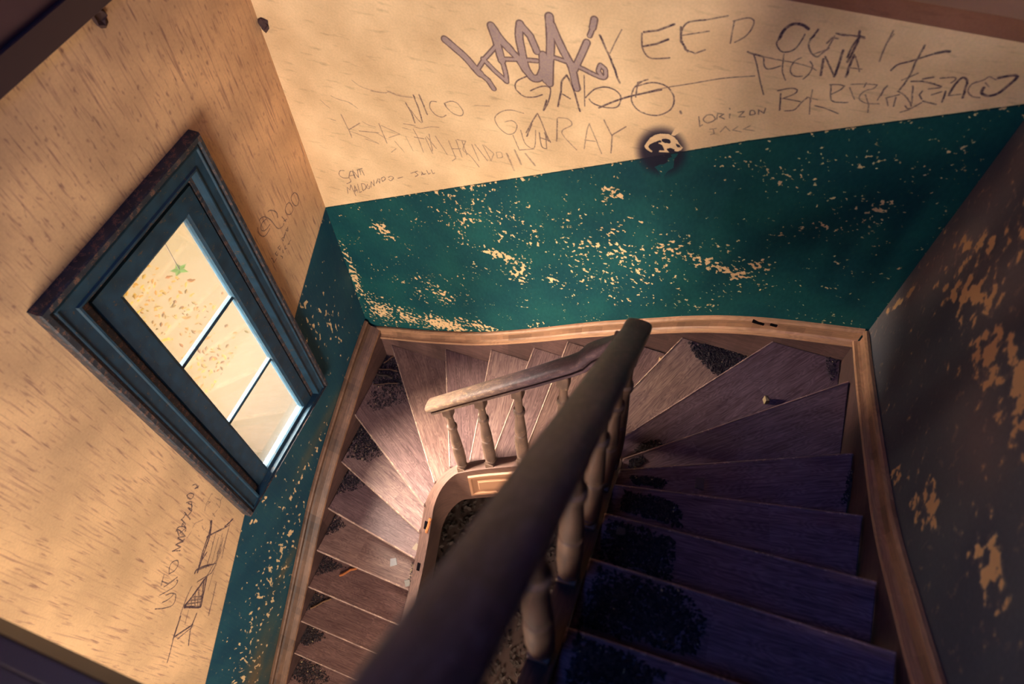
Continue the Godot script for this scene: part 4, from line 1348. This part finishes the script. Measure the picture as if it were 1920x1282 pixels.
	struct("floor", st, M.landing, "dark landing floor at the top of the stair")
	st = mb()
	box(st, Vector3(XL, LAND - 0.30, 0.122), Vector3(-0.125, LAND + 0.012, 0.165))
	struct("trim_2", st, M.landing, "wooden edge of the landing above the lower flight")
	st = mb()
	box(st, Vector3(XL, -1.375, ZB), Vector3(XL + 0.018, -1.275, 0.12))
	struct("trim_3", st, M.trim, "dark band along the top of the left wall")
	st = mb()
	box(st, Vector3(XL + 0.02, -1.275, ZB), Vector3(XR, -1.215, ZB + 0.012))
	struct("trim_4", st, M.brown, "brown band along the top of the back wall")
func slab(st: SurfaceTool, lo: Vector3, hi: Vector3, uv: Callable) -> void:
	for ax in 3:
		for s in [0, 1]:
			var c := []
			for q in [[0, 0], [1, 0], [1, 1], [0, 1]]:
				var p := Vector3.ZERO
				p[ax] = hi[ax] if s else lo[ax]
				p[(ax + 1) % 3] = hi[(ax + 1) % 3] if q[0] else lo[(ax + 1) % 3]
				p[(ax + 2) % 3] = hi[(ax + 2) % 3] if q[1] else lo[(ax + 2) % 3]
				c.append(p)
			var h := Vector3.ZERO
			h[ax] = 1.0 if s else -1.0
			quad(st, c[0], c[1], c[2], c[3], h, uv.call(c[0]), uv.call(c[1]), uv.call(c[2]), uv.call(c[3]))
const FWX0 := -0.95
const FWX1 := 0.5
const UWX0 := -1.9
const UWX1 := -1.3
const UWY0 := 0.3
const UWY1 := 1.2
const FWY0 := -4.6
const FWY1 := -1.75

# ---------------------------------------------------------------- window
const WO := [-1.665, -0.69, -4.12, -1.97]     # outer z0, z1, y0, y1
const WI := [-1.43, -0.995, -4.065, -2.27]    # glass
func ring(st: SurfaceTool, prof: Array) -> void:
	var P := func(c: int, f: float, p: float) -> Vector3:
		var zo: float = WO[1] if c in [1, 2] else WO[0]
		var zi: float = WI[1] if c in [1, 2] else WI[0]
		var yo: float = WO[3] if c >= 2 else WO[2]
		var yi: float = WI[3] if c >= 2 else WI[2]
		return Vector3(XL + p, lerpf(yo, yi, f), lerpf(zo, zi, f))
	for k in prof.size() - 1:
		var a: Array = prof[k]
		var b: Array = prof[k + 1]
		for c in 4:
			var e := (c + 1) % 4
			var ctr := Vector3(0, (WO[2] + WO[3]) / 2, (WO[0] + WO[1]) / 2)
			var m: Vector3 = (P.call(c, a[0], a[1]) + P.call(e, a[0], a[1])) / 2
			var inward := Vector3(0, ctr.y - m.y, 0) if c % 2 == 0 else Vector3(0, 0, ctr.z - m.z)
			var h: Vector3 = Vector3(1, 0, 0) * maxf(b[0] - a[0], 0.0001) + inward.normalized() * (a[1] - b[1]) * 6.0
			quad(st, P.call(c, a[0], a[1]), P.call(e, a[0], a[1]), P.call(e, b[0], b[1]), P.call(c, b[0], b[1]), h)
func build_window() -> void:
	var w := Node3D.new()
	w.name = "window_1"
	add_child(w)
	tag(w, "tall narrow green framed window of three panes in the left wall", "", "", "structure")
	var st := mb()
	ring(st, [[0.0, 0.0], [0.0, 0.05], [0.02, 0.058], [0.09, 0.058], [0.11, 0.045], [0.14, 0.045]])
	var a := obj("architrave", st, M.frame_worn, w)
	tag(a, "worn brown outer edge of the window surround")
	st = mb()
	ring(st, [[0.14, 0.045], [0.16, 0.05], [0.18, 0.05], [0.2, 0.042], [0.38, 0.038], [0.40, 0.046], [0.43, 0.046], [0.45, 0.03], [0.48, 0.012]])
	obj("surround", st, M.frame, w)
	st = mb()
	ring(st, [[0.48, 0.012], [0.56, 0.012], [0.57, -0.002], [0.60, -0.002]])
	obj("window_frame", st, M.frame_worn, w)
	st = mb()
	ring(st, [[0.60, -0.002], [0.61, 0.014], [0.93, 0.014], [0.96, 0.008], [0.985, 0.004], [1.0, -0.012], [1.0, -0.03]])
	obj("sash", st, M.frame, w)
	var bars := [-2.86, -3.469]
	for y in bars:
		st = mb()
		box(st, Vector3(XL - 0.036, y - 0.011, WI[0] - 0.005), Vector3(XL - 0.008, y + 0.011, WI[1] + 0.005))
		obj("glazing_bar", st, M.frame, w)
	var ys := [WI[2], bars[1], bars[0], WI[3]]
	for i in 3:
		st = mb()
		box(st, Vector3(XL - 0.026, ys[i] + 0.003, WI[0]), Vector3(XL - 0.022, ys[i + 1] - 0.003, WI[1]))
		obj("pane", st, M.glass, w)
	# unseen windows put in the front wall for the light they let in
	front_window("unseen_window_2", "unseen tall window of the lower front wall, placed for its light", FWX0, FWX1, FWY0, FWY1)
	front_window("added_window_3", "unseen small window of the upper front wall, added for its light", UWX0, UWX1, UWY0, UWY1)
func front_window(called: String, label: String, x0: float, x1: float, y0: float, y1: float) -> void:
	var w := Node3D.new()
	w.name = called
	add_child(w)
	tag(w, label, "", "", "structure")
	var st := mb()
	for x in [x0, (x0 + x1) / 2 - 0.03, x1 - 0.06]: box(st, Vector3(x, y0, ZF + 0.1), Vector3(x + 0.06, y1, ZF + 0.16))
	for y in [y0, y1 - 0.06]: box(st, Vector3(x0, y, ZF + 0.1), Vector3(x1, y + 0.06, ZF + 0.16))
	obj("window_frame", st, M.frame, w)
	for i in 2:
		st = mb()
		var x := x0 + 0.06 + i * ((x1 - x0) / 2 - 0.03)
		box(st, Vector3(x, y0 + 0.06, ZF + 0.128), Vector3(x + (x1 - x0) / 2 - 0.09, y1 - 0.06, ZF + 0.132))
		obj("pane", st, M.glass, w)
func build_outside() -> void:
	var st := mb()
	box(st, Vector3(-60, GY - 0.6, -60), Vector3(XL - 0.65, GY - 0.35, 60))
	box(st, Vector3(XL - 0.65, GY - 0.6, ZF + 0.3), Vector3(60, GY - 0.35, 60))
	struct("ground", st, M.ground, "pale ground outside the window")
	var tree := thing("autumn_tree", "sunlit tree with small orange leaves outside the window", "tree", Vector3(-5.3, GY - 0.35, -4.0))
	st = mb(1)
	lathe(st, [[0.09, 0.0], [0.07, 0.6], [0.05, 1.4], [0.03, 2.2], [0.0, 2.9]], Vector3.ZERO, 10)
	obj("trunk", st, M.bark, tree)
	var leaf := leaf_mesh()
	var mm := MultiMesh.new()
	mm.transform_format = MultiMesh.TRANSFORM_3D
	mm.use_colors = true
	mm.mesh = leaf
	mm.instance_count = 360
	for i in 360:
		var c: Vector3 = [Vector3(0.3, 2.65, 0.15), Vector3(0.2, 2.2, 0.05), Vector3(0.35, 1.95, -0.05), Vector3(0.3, 1.1, 0.15), Vector3(0.2, 0.75, -0.1)][i % 5]
		var p := c + Vector3(0.55, 0, 1.6) + Vector3(rng.randfn() * 0.16, rng.randfn() * 0.2, rng.randfn() * 0.17)
		var b := Basis.from_euler(Vector3(rng.randf_range(-0.5, 0.5), rng.randf() * TAU, rng.randf_range(-0.5, 0.5))) * (0.013 + 0.022 * rng.randf())
		mm.set_instance_transform(i, Transform3D(b, p))
		mm.set_instance_color(i, Color(0.020 + rng.randf() * 0.004, 0.0085 + rng.randf() * 0.005, 0.0011))
	var mi := MultiMeshInstance3D.new()
	mi.multimesh = mm
	mi.material_override = M.leaf
	mi.name = "foliage"
	tag(mi, "", "", "", "stuff")
	tree.add_child(mi)
	star_leaf(tree, Vector3(-3.2, -3.682, -1.92))
func star_leaf(parent: Node, at: Vector3) -> void:
	var st := mb()
	for k in 5:
		var a := TAU * k / 5.0
		var tip := Vector3(cos(a), 0.1, sin(a)) * (0.06 if k else 0.08)
		var l := Vector3(cos(a - 0.6), 0, sin(a - 0.6)) * 0.032
		var r := Vector3(cos(a + 0.6), 0, sin(a + 0.6)) * 0.032
		tri(st, Vector3.ZERO, l, tip, Vector3.UP)
		tri(st, Vector3.ZERO, tip, r, Vector3.UP)
	var lm := mat(Color8(15, 24, 3), 0.9, 0.0)
	lm.cull_mode = BaseMaterial3D.CULL_DISABLED
	var o := obj("leaf", st, lm, parent)
	o.position = at - (parent as Node3D).position
	tag(o, "single green lobed leaf")
	st = mb()
	sweep(st, [Vector3(-0.9, 0.35, -0.75), Vector3(-0.4, 0.2, -0.3), Vector3.ZERO], [[-0.003, 0], [0, 0.003], [0.003, 0], [0, -0.003]])
	var tw := obj("twig", st, M.bark, parent)
	tw.position = o.position
func leaf_mesh() -> ArrayMesh:
	var st := mb()
	for s in [-1, 1]:
		tri(st, Vector3(0, 0, -1), Vector3(s * 0.55, 0.12, -0.1), Vector3(0, 0, 0.1), Vector3.UP)
		tri(st, Vector3(0, 0, 0.1), Vector3(s * 0.55, 0.12, -0.1), Vector3(s * 0.3, 0.08, 0.6), Vector3.UP)
		tri(st, Vector3(0, 0, 0.1), Vector3(s * 0.3, 0.08, 0.6), Vector3(0, 0, 1), Vector3.UP)
	st.generate_normals()
	return st.commit()

# ---------------------------------------------------------------- dirt and litter
func crumb_mesh() -> ArrayMesh:
	var st := mb()
	var v := [Vector3(1, 0, 0.1), Vector3(-0.9, 0.1, 0.2), Vector3(0.1, 0.8, 0), Vector3(0, -0.6, 0.1), Vector3(0.1, 0.1, 0.9), Vector3(0, 0, -1)]
	for f in [[0, 2, 4], [2, 1, 4], [1, 3, 4], [3, 0, 4], [2, 0, 5], [1, 2, 5], [3, 1, 5], [0, 3, 5]]:
		tri(st, v[f[0]], v[f[1]], v[f[2]], v[f[0]] + v[f[1]] + v[f[2]])
	st.generate_normals()
	return st.commit()
var crumb: ArrayMesh
func pile(label: String, y: float, poly: Array, count: int, size: float, gold: float, center := Vector2(99, 99)) -> void:
	# crumbs of dirt strewn inside a patch on one tread, thinning out towards its edge
	var p := pts2(poly)
	var lo := Vector2(99, 99)
	var hi := -lo
	for q in p:
		lo = lo.min(q)
		hi = hi.max(q)
	var c := Vector2.ZERO
	for q in p: c += q / p.size()
	if center.x < 90: c = center
	var mm := MultiMesh.new()
	mm.transform_format = MultiMesh.TRANSFORM_3D
	mm.use_colors = true
	mm.mesh = crumb
	mm.instance_count = count
	var i := 0
	var tries := 0
	while i < count and tries < count * 60:
		tries += 1
		var q := Vector2(rng.randf_range(lo.x, hi.x), rng.randf_range(lo.y, hi.y))
		if not Geometry2D.is_point_in_polygon(q, p): continue
		if rng.randf() < 0.5: q = q.lerp(c, rng.randf() * 0.5)
		var s := size * (0.35 + rng.randf() * rng.randf() * 1.3)
		var shade := rng.randf()
		var col := Color(0.018, 0.013, 0.016).lerp(Color(0.06, 0.04, 0.035), shade * shade)
		if rng.randf() < gold:
			col = Color(0.5, 0.33, 0.16)
			s *= 0.8
		mm.set_instance_transform(i, Transform3D(Basis.from_euler(Vector3(rng.randf_range(-0.5, 0.5), rng.randf() * TAU, rng.randf_range(-0.5, 0.5))).scaled_local(Vector3(s * (0.7 + rng.randf()), s * 0.4, s * 0.7)), Vector3(q.x - c.x, s * 0.2 + 0.001, q.y - c.y)))
		mm.set_instance_color(i, col)
		i += 1
	var o := MultiMeshInstance3D.new()
	o.multimesh = mm
	o.material_override = M.dirt
	o.name = numbered("dirt_pile")
	o.position = Vector3(c.x, y, c.y)
	add_child(o, true)
	tag(o, label, "dirt", "dirt heaps on the treads", "stuff")
func stick(label: String, a: Vector3, b: Vector3, r: float, color: Color) -> void:
	var st := mb()
	var d := (b - a)
	var n := 5
	var path := []
	for i in n + 1: path.append(d * (float(i) / n - 0.5) + Vector3(0, r * 0.5 * sin(i * 2.1), r * 0.8 * sin(i * 1.7)))
	sweep(st, path, [[-r, -r * 0.6], [-r * 0.8, r * 0.4], [0, r * 0.7], [r * 0.9, r * 0.3], [r, -r * 0.6]], true, [0, 1, 2, 3, 4])
	var o := obj("stick", st, mat(color, 0.7))
	o.position = (a + b) / 2
	tag(o, label, "stick", "loose sticks on the stair")
func chunk(called: String, label: String, category: String, at: Vector3, size: Vector3, color: Color, turn: float) -> void:
	var st := mb()
	var v := []
	for k in 8: v.append(Vector3(size.x * (0.5 if k & 1 else -0.5) * rng.randf_range(0.7, 1.1), size.y * (1.0 if k & 2 else 0.0) * rng.randf_range(0.8, 1.1), size.z * (0.5 if k & 4 else -0.5) * rng.randf_range(0.7, 1.1)))
	for f in [[0, 1, 3, 2], [4, 5, 7, 6], [0, 1, 5, 4], [2, 3, 7, 6], [0, 2, 6, 4], [1, 3, 7, 5]]:
		var m: Vector3 = (v[f[0]] + v[f[1]] + v[f[2]] + v[f[3]]) / 4 - Vector3(0, size.y / 2, 0)
		quad(st, v[f[0]], v[f[1]], v[f[2]], v[f[3]], m)
	var o := obj(called, st, mat(color, 0.7))
	o.position = at
	o.rotation.y = turn
	tag(o, label, category, {"stone": "stones on the treads", "glass_shard": "pale shards on the treads"}.get(called, ""))
func ring_thing(at: Vector3) -> void:
	var st := mb(1)
	for i in 16:
		for k in 8:
			var q := []
			for e in [[i, k], [i + 1, k], [i + 1, k + 1], [i, k + 1]]:
				var a: float = TAU * e[0] / 16.0
				var b: float = TAU * e[1] / 8.0
				q.append(Vector3(cos(a) * (0.017 + 0.005 * cos(b)), 0.005 * sin(b), sin(a) * (0.017 + 0.005 * cos(b))))
			var am := TAU * (i + 0.5) / 16.0
			quad(st, q[0], q[1], q[2], q[3], (q[0] + q[2]) / 2 - Vector3(cos(am), 0, sin(am)) * 0.017)
	var o := obj("ring", st, mat(Color(0.62, 0.5, 0.12), 0.5))
	o.position = at
	tag(o, "small yellow ring lying in the far corner dirt", "ring")
func hole(parent: Node, at: Vector3, out: Vector3, side: Vector3, r: float) -> void:
	# broken plaster: a raised ragged rim round a dark pit
	var st := mb()
	var up := Vector3.UP
	var n := 11
	var rims := []
	for k in 3:
		var ringp := []
		for i in n:
			var an := TAU * i / n
			var rr: float = r * [1.15, 0.8, 0.4][k] * (0.75 + 0.5 * absf(rail_noise.get_noise_2d(i * 70.0 + at.x * 900.0, k * 20.0 + at.y * 500.0)) * 2.0)
			ringp.append(at + side * cos(an) * rr + up * sin(an) * rr * 1.2 + out * [0.001, 0.009, 0.003][k])
		rims.append(ringp)
	for k in 2:
		for i in n:
			var j := (i + 1) % n
			quad(st, rims[k][i], rims[k][j], rims[k + 1][j], rims[k + 1][i], out)
	for i in n: tri(st, at + out * 0.002, rims[2][i], rims[2][(i + 1) % n], out)
	obj("plaster_hole", st, M.pit, parent)
func build_litter() -> void:
	crumb = crumb_mesh()
	hole(get_node("wall_left"), Vector3(XL, -1.395, -1.551), Vector3.RIGHT, Vector3.BACK, 0.03)
	hole(get_node("wall_back"), Vector3(-2.085, -1.875, ZB), Vector3.BACK, Vector3.RIGHT, 0.028)
	var mm := MultiMesh.new()
	mm.transform_format = MultiMesh.TRANSFORM_3D
	mm.use_colors = true
	mm.mesh = leaf_mesh()
	mm.instance_count = 2600
	for i in 2600:
		var q := Vector3(rng.randf_range(-1.95, 0.3), 0.01 + rng.randf() * 0.05, rng.randf_range(-2.2, -0.2))
		mm.set_instance_transform(i, Transform3D(Basis.from_euler(Vector3(rng.randf_range(-0.6, 0.6), rng.randf() * TAU, rng.randf_range(-0.6, 0.6))) * rng.randf_range(0.015, 0.035), q))
		var c := rng.randf_range(0.4, 1.2)
		mm.set_instance_color(i, Color(0.10 * c, 0.065 * c, 0.05 * c))
	var fl := MultiMeshInstance3D.new()
	fl.multimesh = mm
	fl.material_override = M.leaf
	fl.name = "dead_leaves"
	fl.position = Vector3(0, GY, 0)
	add_child(fl)
	tag(fl, "brown dead leaves covering the floor at the bottom of the well", "leaves", "", "stuff")
	pile("black dirt and twigs heaped in the far left corner tread", -4.6365, [-2.087, -2.298, -1.974, -2.313, -1.847, -2.181, -1.698, -2.015, -1.784, -1.936, -1.985, -1.984, -2.065, -2.053], 1800, 0.0068, 0.01)
	pile("brown dirt on the corner tread below the heap of twigs", -4.6365, [-1.983, -1.961, -1.785, -1.983, -1.647, -1.971, -1.737, -1.883, -1.881, -1.775, -1.957, -1.803], 700, 0.0051, 0.01)
	pile("dark rubble flecked with pale chips in the angle under the corner tread", -4.8285, [-2.076, -1.791, -1.984, -1.753, -1.848, -1.671, -1.723, -1.570, -1.812, -1.466, -1.976, -1.442, -2.019, -1.508], 1800, 0.0068, 0.07)
	pile("dark dirt against the wall string on the tread under the rubble", -5.0205, [-2.064, -1.431, -1.961, -1.409, -1.808, -1.374, -1.851, -1.301, -1.958, -1.231, -2.031, -1.182, -2.066, -1.281], 1100, 0.0059, 0.03)
	pile("dirt against the wall string on the tread beside the upper mortise", -5.2125, [-2.079, -1.121, -1.940, -1.101, -1.869, -1.070, -1.942, -0.978, -2.027, -0.926, -2.064, -0.977], 840, 0.0059, 0.03)
	pile("dirt by the wall behind the orange splinter", -5.4045, [-2.047, -0.844, -1.933, -0.838, -1.801, -0.814, -1.893, -0.747, -1.992, -0.677, -2.038, -0.744], 840, 0.0059, 0.02)
	pile("dirt beside the wooden sliver lying along the wall", -5.5965, [-2.032, -0.605, -1.871, -0.592, -1.916, -0.521, -1.991, -0.448, -2.046, -0.503], 760, 0.0059, 0.05)
	pile("black dirt by the wall two treads below the orange splinter", -5.7885, [-2.044, -0.376, -1.895, -0.381, -1.820, -0.347, -1.912, -0.243, -2.009, -0.232, -2.048, -0.283], 1000, 0.0068, 0.02)
	pile("tangle of black dirt by the wall on the lowest tread in view", -5.9805, [-2.040, -0.161, -1.785, -0.165, -1.700, -0.096, -1.809, 0.005, -1.993, 0.013, -2.041, -0.070], 1200, 0.0068, 0.02)
	pile("pale crumbs along the open lower string", -5.2125, [-1.304, -1.002, -1.278, -1.003, -1.232, -0.846, -1.262, -0.839], 120, 0.0051, 0.4)
	pile("heap of black grit against the back string on the right", -3.2925, [0.103, -2.234, 0.245, -2.255, 0.434, -2.251, 0.418, -2.185, 0.316, -2.055, 0.234, -2.102, 0.149, -2.160], 1950, 0.0076, 0.01)
	pile("small heap of black grit near the balusters, tread with the stone", -3.1005, [0.024, -1.475, 0.103, -1.521, 0.130, -1.496, 0.061, -1.436, 0.015, -1.414, -0.007, -1.429], 338, 0.0068, 0.02)
	pile("thin black dirt by the balusters below the stone tread", -2.9085, [-0.011, -1.285, 0.037, -1.330, 0.062, -1.301, 0.023, -1.250, -0.005, -1.245], 286, 0.0059, 0.01)
	pile("patch of black dirt by the balusters on the third tread above the stone", -2.7165, [0.008, -1.134, 0.100, -1.162, 0.165, -1.166, 0.142, -1.129, 0.038, -1.106], 546, 0.0068, 0.01)
	pile("dark patch of dirt by the balusters on the fourth tread above the stone", -2.5245, [0.009, -0.991, 0.121, -1.011, 0.213, -1.005, 0.241, -0.927, 0.163, -0.923, 0.006, -0.915], 1170, 0.0076, 0.01)
	pile("broad dark patch of dirt by the balusters higher up", -2.3325, [-0.019, -0.803, 0.089, -0.811, 0.200, -0.814, 0.227, -0.764, 0.227, -0.677, 0.127, -0.669, -0.015, -0.664], 1560, 0.0076, 0.01)
	pile("widest dark spread of dirt on the uppermost tread but one", -2.1405, [-0.007, -0.588, 0.122, -0.594, 0.262, -0.606, 0.339, -0.540, 0.315, -0.442, 0.138, -0.420, -0.014, -0.402], 1950, 0.0085, 0.01)
	pile("dark dirt on the nearest tread in view", -1.9485, [-0.007, -0.348, 0.134, -0.352, 0.234, -0.340, 0.180, -0.284, 0.003, -0.229], 910, 0.0085, 0.01)
	pile("dust and grit along the right wall string on the tread with the stone", -3.1005, [0.758, -2.271, 0.838, -2.259, 0.835, -2.128, 0.798, -2.102, 0.782, -2.180], 208, 0.0051, 0.05)
	pile("grit along the right wall string above the stone tread", -2.7165, [0.827, -1.460, 0.852, -1.459, 0.870, -1.345, 0.806, -1.287, 0.828, -1.365], 286, 0.0059, 0.03)
	stick("long pale twig lying across the corner dirt", Vector3(-2.013, -4.6245, -2.112), Vector3(-1.858, -4.6205, -2.147), 0.006, Color(0.30, 0.19, 0.13))
	stick("short thin twig leaning in the far corner", Vector3(-1.987, -4.6225, -2.171), Vector3(-1.939, -4.6185, -2.259), 0.005, Color(0.32, 0.20, 0.14))
	stick("dark lath below the long twig in the corner", Vector3(-1.990, -4.6145, -2.065), Vector3(-1.861, -4.6105, -2.077), 0.009, Color(0.16, 0.10, 0.08))
	stick("curved twig at the lower edge of the corner dirt", Vector3(-1.981, -4.6265, -1.976), Vector3(-1.812, -4.6225, -2.051), 0.005, Color(0.26, 0.16, 0.11))
	stick("bright orange wood splinter across a tread edge", Vector3(-1.815, -5.3955, -0.746), Vector3(-1.717, -5.3915, -0.845), 0.009, Color(0.62, 0.33, 0.14))
	stick("pale wooden sliver lying along the wall string", Vector3(-1.974, -5.5875, -0.475), Vector3(-1.856, -5.5835, -0.598), 0.006, Color(0.42, 0.28, 0.17))
	stick("dark sliver of wood along the wall on the dirty tread", Vector3(-2.052, -5.0125, -1.254), Vector3(-2.038, -5.0085, -1.381), 0.009, Color(0.14, 0.09, 0.07))
	chunk("stone", "pale square stone alone on a dark winder tread", "stone", Vector3(0.528, -3.1005, -1.891), Vector3(0.022, 0.036, 0.03), Color(0.52, 0.42, 0.30), 0.4)
	chunk("stone", "pale round pebble by the back string behind the handrail", "stone", Vector3(0.008, -3.4845, -2.176), Vector3(0.04, 0.05, 0.045), Color(0.55, 0.40, 0.28), 0.9)
	chunk("glass_shard", "pale triangular shard on a sunlit tread", "shard", Vector3(-1.423, -5.2125, -0.942), Vector3(0.05, 0.006, 0.055), Color(0.62, 0.58, 0.56), 0.5)
	chunk("glass_shard", "pale broken shard by the tread end near the well", "shard", Vector3(-1.265, -5.0205, -1.058), Vector3(0.05, 0.006, 0.04), Color(0.55, 0.46, 0.38), 1.2)
	chunk("glass_shard", "grey shard among crumbs beside the open string", "shard", Vector3(-1.264, -5.2125, -0.842), Vector3(0.05, 0.006, 0.04), Color(0.5, 0.46, 0.42), 2.2)
	chunk("stone", "dull flat chip on the tread in the middle of the right flight", "stone", Vector3(0.261, -2.5245, -1.114), Vector3(0.035, 0.006, 0.05), Color(0.34, 0.27, 0.25), 0.2)
	chunk("stone", "small pale chip on the dirt by the balusters", "stone", Vector3(0.032, -2.3325, -0.773), Vector3(0.03, 0.015, 0.03), Color(0.35, 0.28, 0.24), 0.2)
	stick("bright torn splinter of the lower string beside the empty mortise", Vector3(-1.190, -4.8180, -1.133), Vector3(-1.178, -4.7080, -1.212), 0.010, Color(0.60, 0.34, 0.17))
	ring_thing(Vector3(-2.033, -4.6245, -2.025))

# ---------------------------------------------------------------- main
func _ready() -> void:
	rng.seed = 7
	# camera: on the landing, leaning over the handrail and looking down the well
	var cam := Camera3D.new()
	cam.name = "camera"
	cam.transform = Transform3D(Basis(Vector3(0.93616, -0.02562, -0.35064), Vector3(-0.28430, 0.53155, -0.79789), Vector3(0.20682, 0.84664, 0.49033)).orthonormalized(), Vector3.ZERO)
	cam.near = 0.02
	cam.far = 200.0
	var at := CameraAttributesPhysical.new()
	at.frustum_focal_length = 24.75
	at.exposure_aperture = 2.0
	at.exposure_shutter_speed = 100.0
	at.frustum_focus_distance = 4.0
	at.frustum_near = 0.02
	at.frustum_far = 200.0
	cam.attributes = at
	cam.fov = 51.74
	add_child(cam)
	cam.current = true
	# sky and exposure
	var we := WorldEnvironment.new()
	we.name = "environment"
	var e := Environment.new()
	var sky := Sky.new()
	var sm := ProceduralSkyMaterial.new()
	sm.sky_top_color = Color(0.62, 0.74, 1.0)
	sm.sky_horizon_color = Color(1.0, 0.97, 0.92)
	sm.sky_curve = 0.2
	sm.ground_bottom_color = Color(0.3, 0.26, 0.2)
	sm.ground_horizon_color = Color(0.6, 0.54, 0.44)
	sm.sky_energy_multiplier = 1.0
	sm.ground_energy_multiplier = 1.0
	sky.sky_material = sm
	e.background_mode = Environment.BG_SKY
	e.sky = sky
	e.background_energy_multiplier = 1.6
	e.tonemap_mode = Environment.TONE_MAPPER_LINEAR
	e.tonemap_exposure = 1.0
	e.sdfgi_enabled = true
	e.ssao_enabled = true
	e.ssil_enabled = true
	we.environment = e
	add_child(we)
	# hazy sun low in the sky on the window side, a broad bright patch behind thin cloud
	var sun := DirectionalLight3D.new()
	sun.name = "hazy_sun"
	sun.basis = Basis.looking_at(Vector3(1, -1.0, -0.6), Vector3.UP)
	sun.light_color = Color(1.0, 0.97, 0.91)
	sun.light_energy = 80.0
	sun.light_angular_distance = 80.0
	sun.shadow_enabled = true
	sun.sky_mode = DirectionalLight3D.SKY_MODE_LIGHT_ONLY
	add_child(sun)
	# added area lamp in the unseen lower window, brightening the left wall
	var front_fill := AreaLight3D.new()
	front_fill.name = "front_fill_lamp"
	front_fill.position = Vector3((FWX0 + FWX1) / 2, (FWY0 + FWY1) / 2, ZF - 0.02)
	front_fill.area_size = Vector2(FWX1 - FWX0 - 0.1, FWY1 - FWY0 - 0.1)
	front_fill.light_color = Color(1.0, 0.97, 0.93)
	front_fill.light_energy = 31.0
	front_fill.area_range = 12.0
	front_fill.shadow_enabled = true
	add_child(front_fill)
	# added blue lamp under the closed ceiling, tinting the shadows
	var blue_fill := AreaLight3D.new()
	blue_fill.name = "blue_fill_lamp"
	blue_fill.position = Vector3(-0.7, TOPY - 0.02, 0.9)
	blue_fill.rotation.x = -PI / 2
	blue_fill.area_size = Vector2(0.9, 0.9)
	blue_fill.light_color = Color(0.25, 0.5, 1.0)
	blue_fill.light_energy = 6.0
	blue_fill.area_range = 14.0
	blue_fill.shadow_enabled = true
	add_child(blue_fill)
	make_materials()
	M.dirt_floor = mat(Color8(74, 54, 46), 0.9, 0.2)
	rail_noise.seed = 5
	setup_stair()
	build_room()
	build_window()
	build_stair()
	build_railing()
	build_outside()
	build_litter()
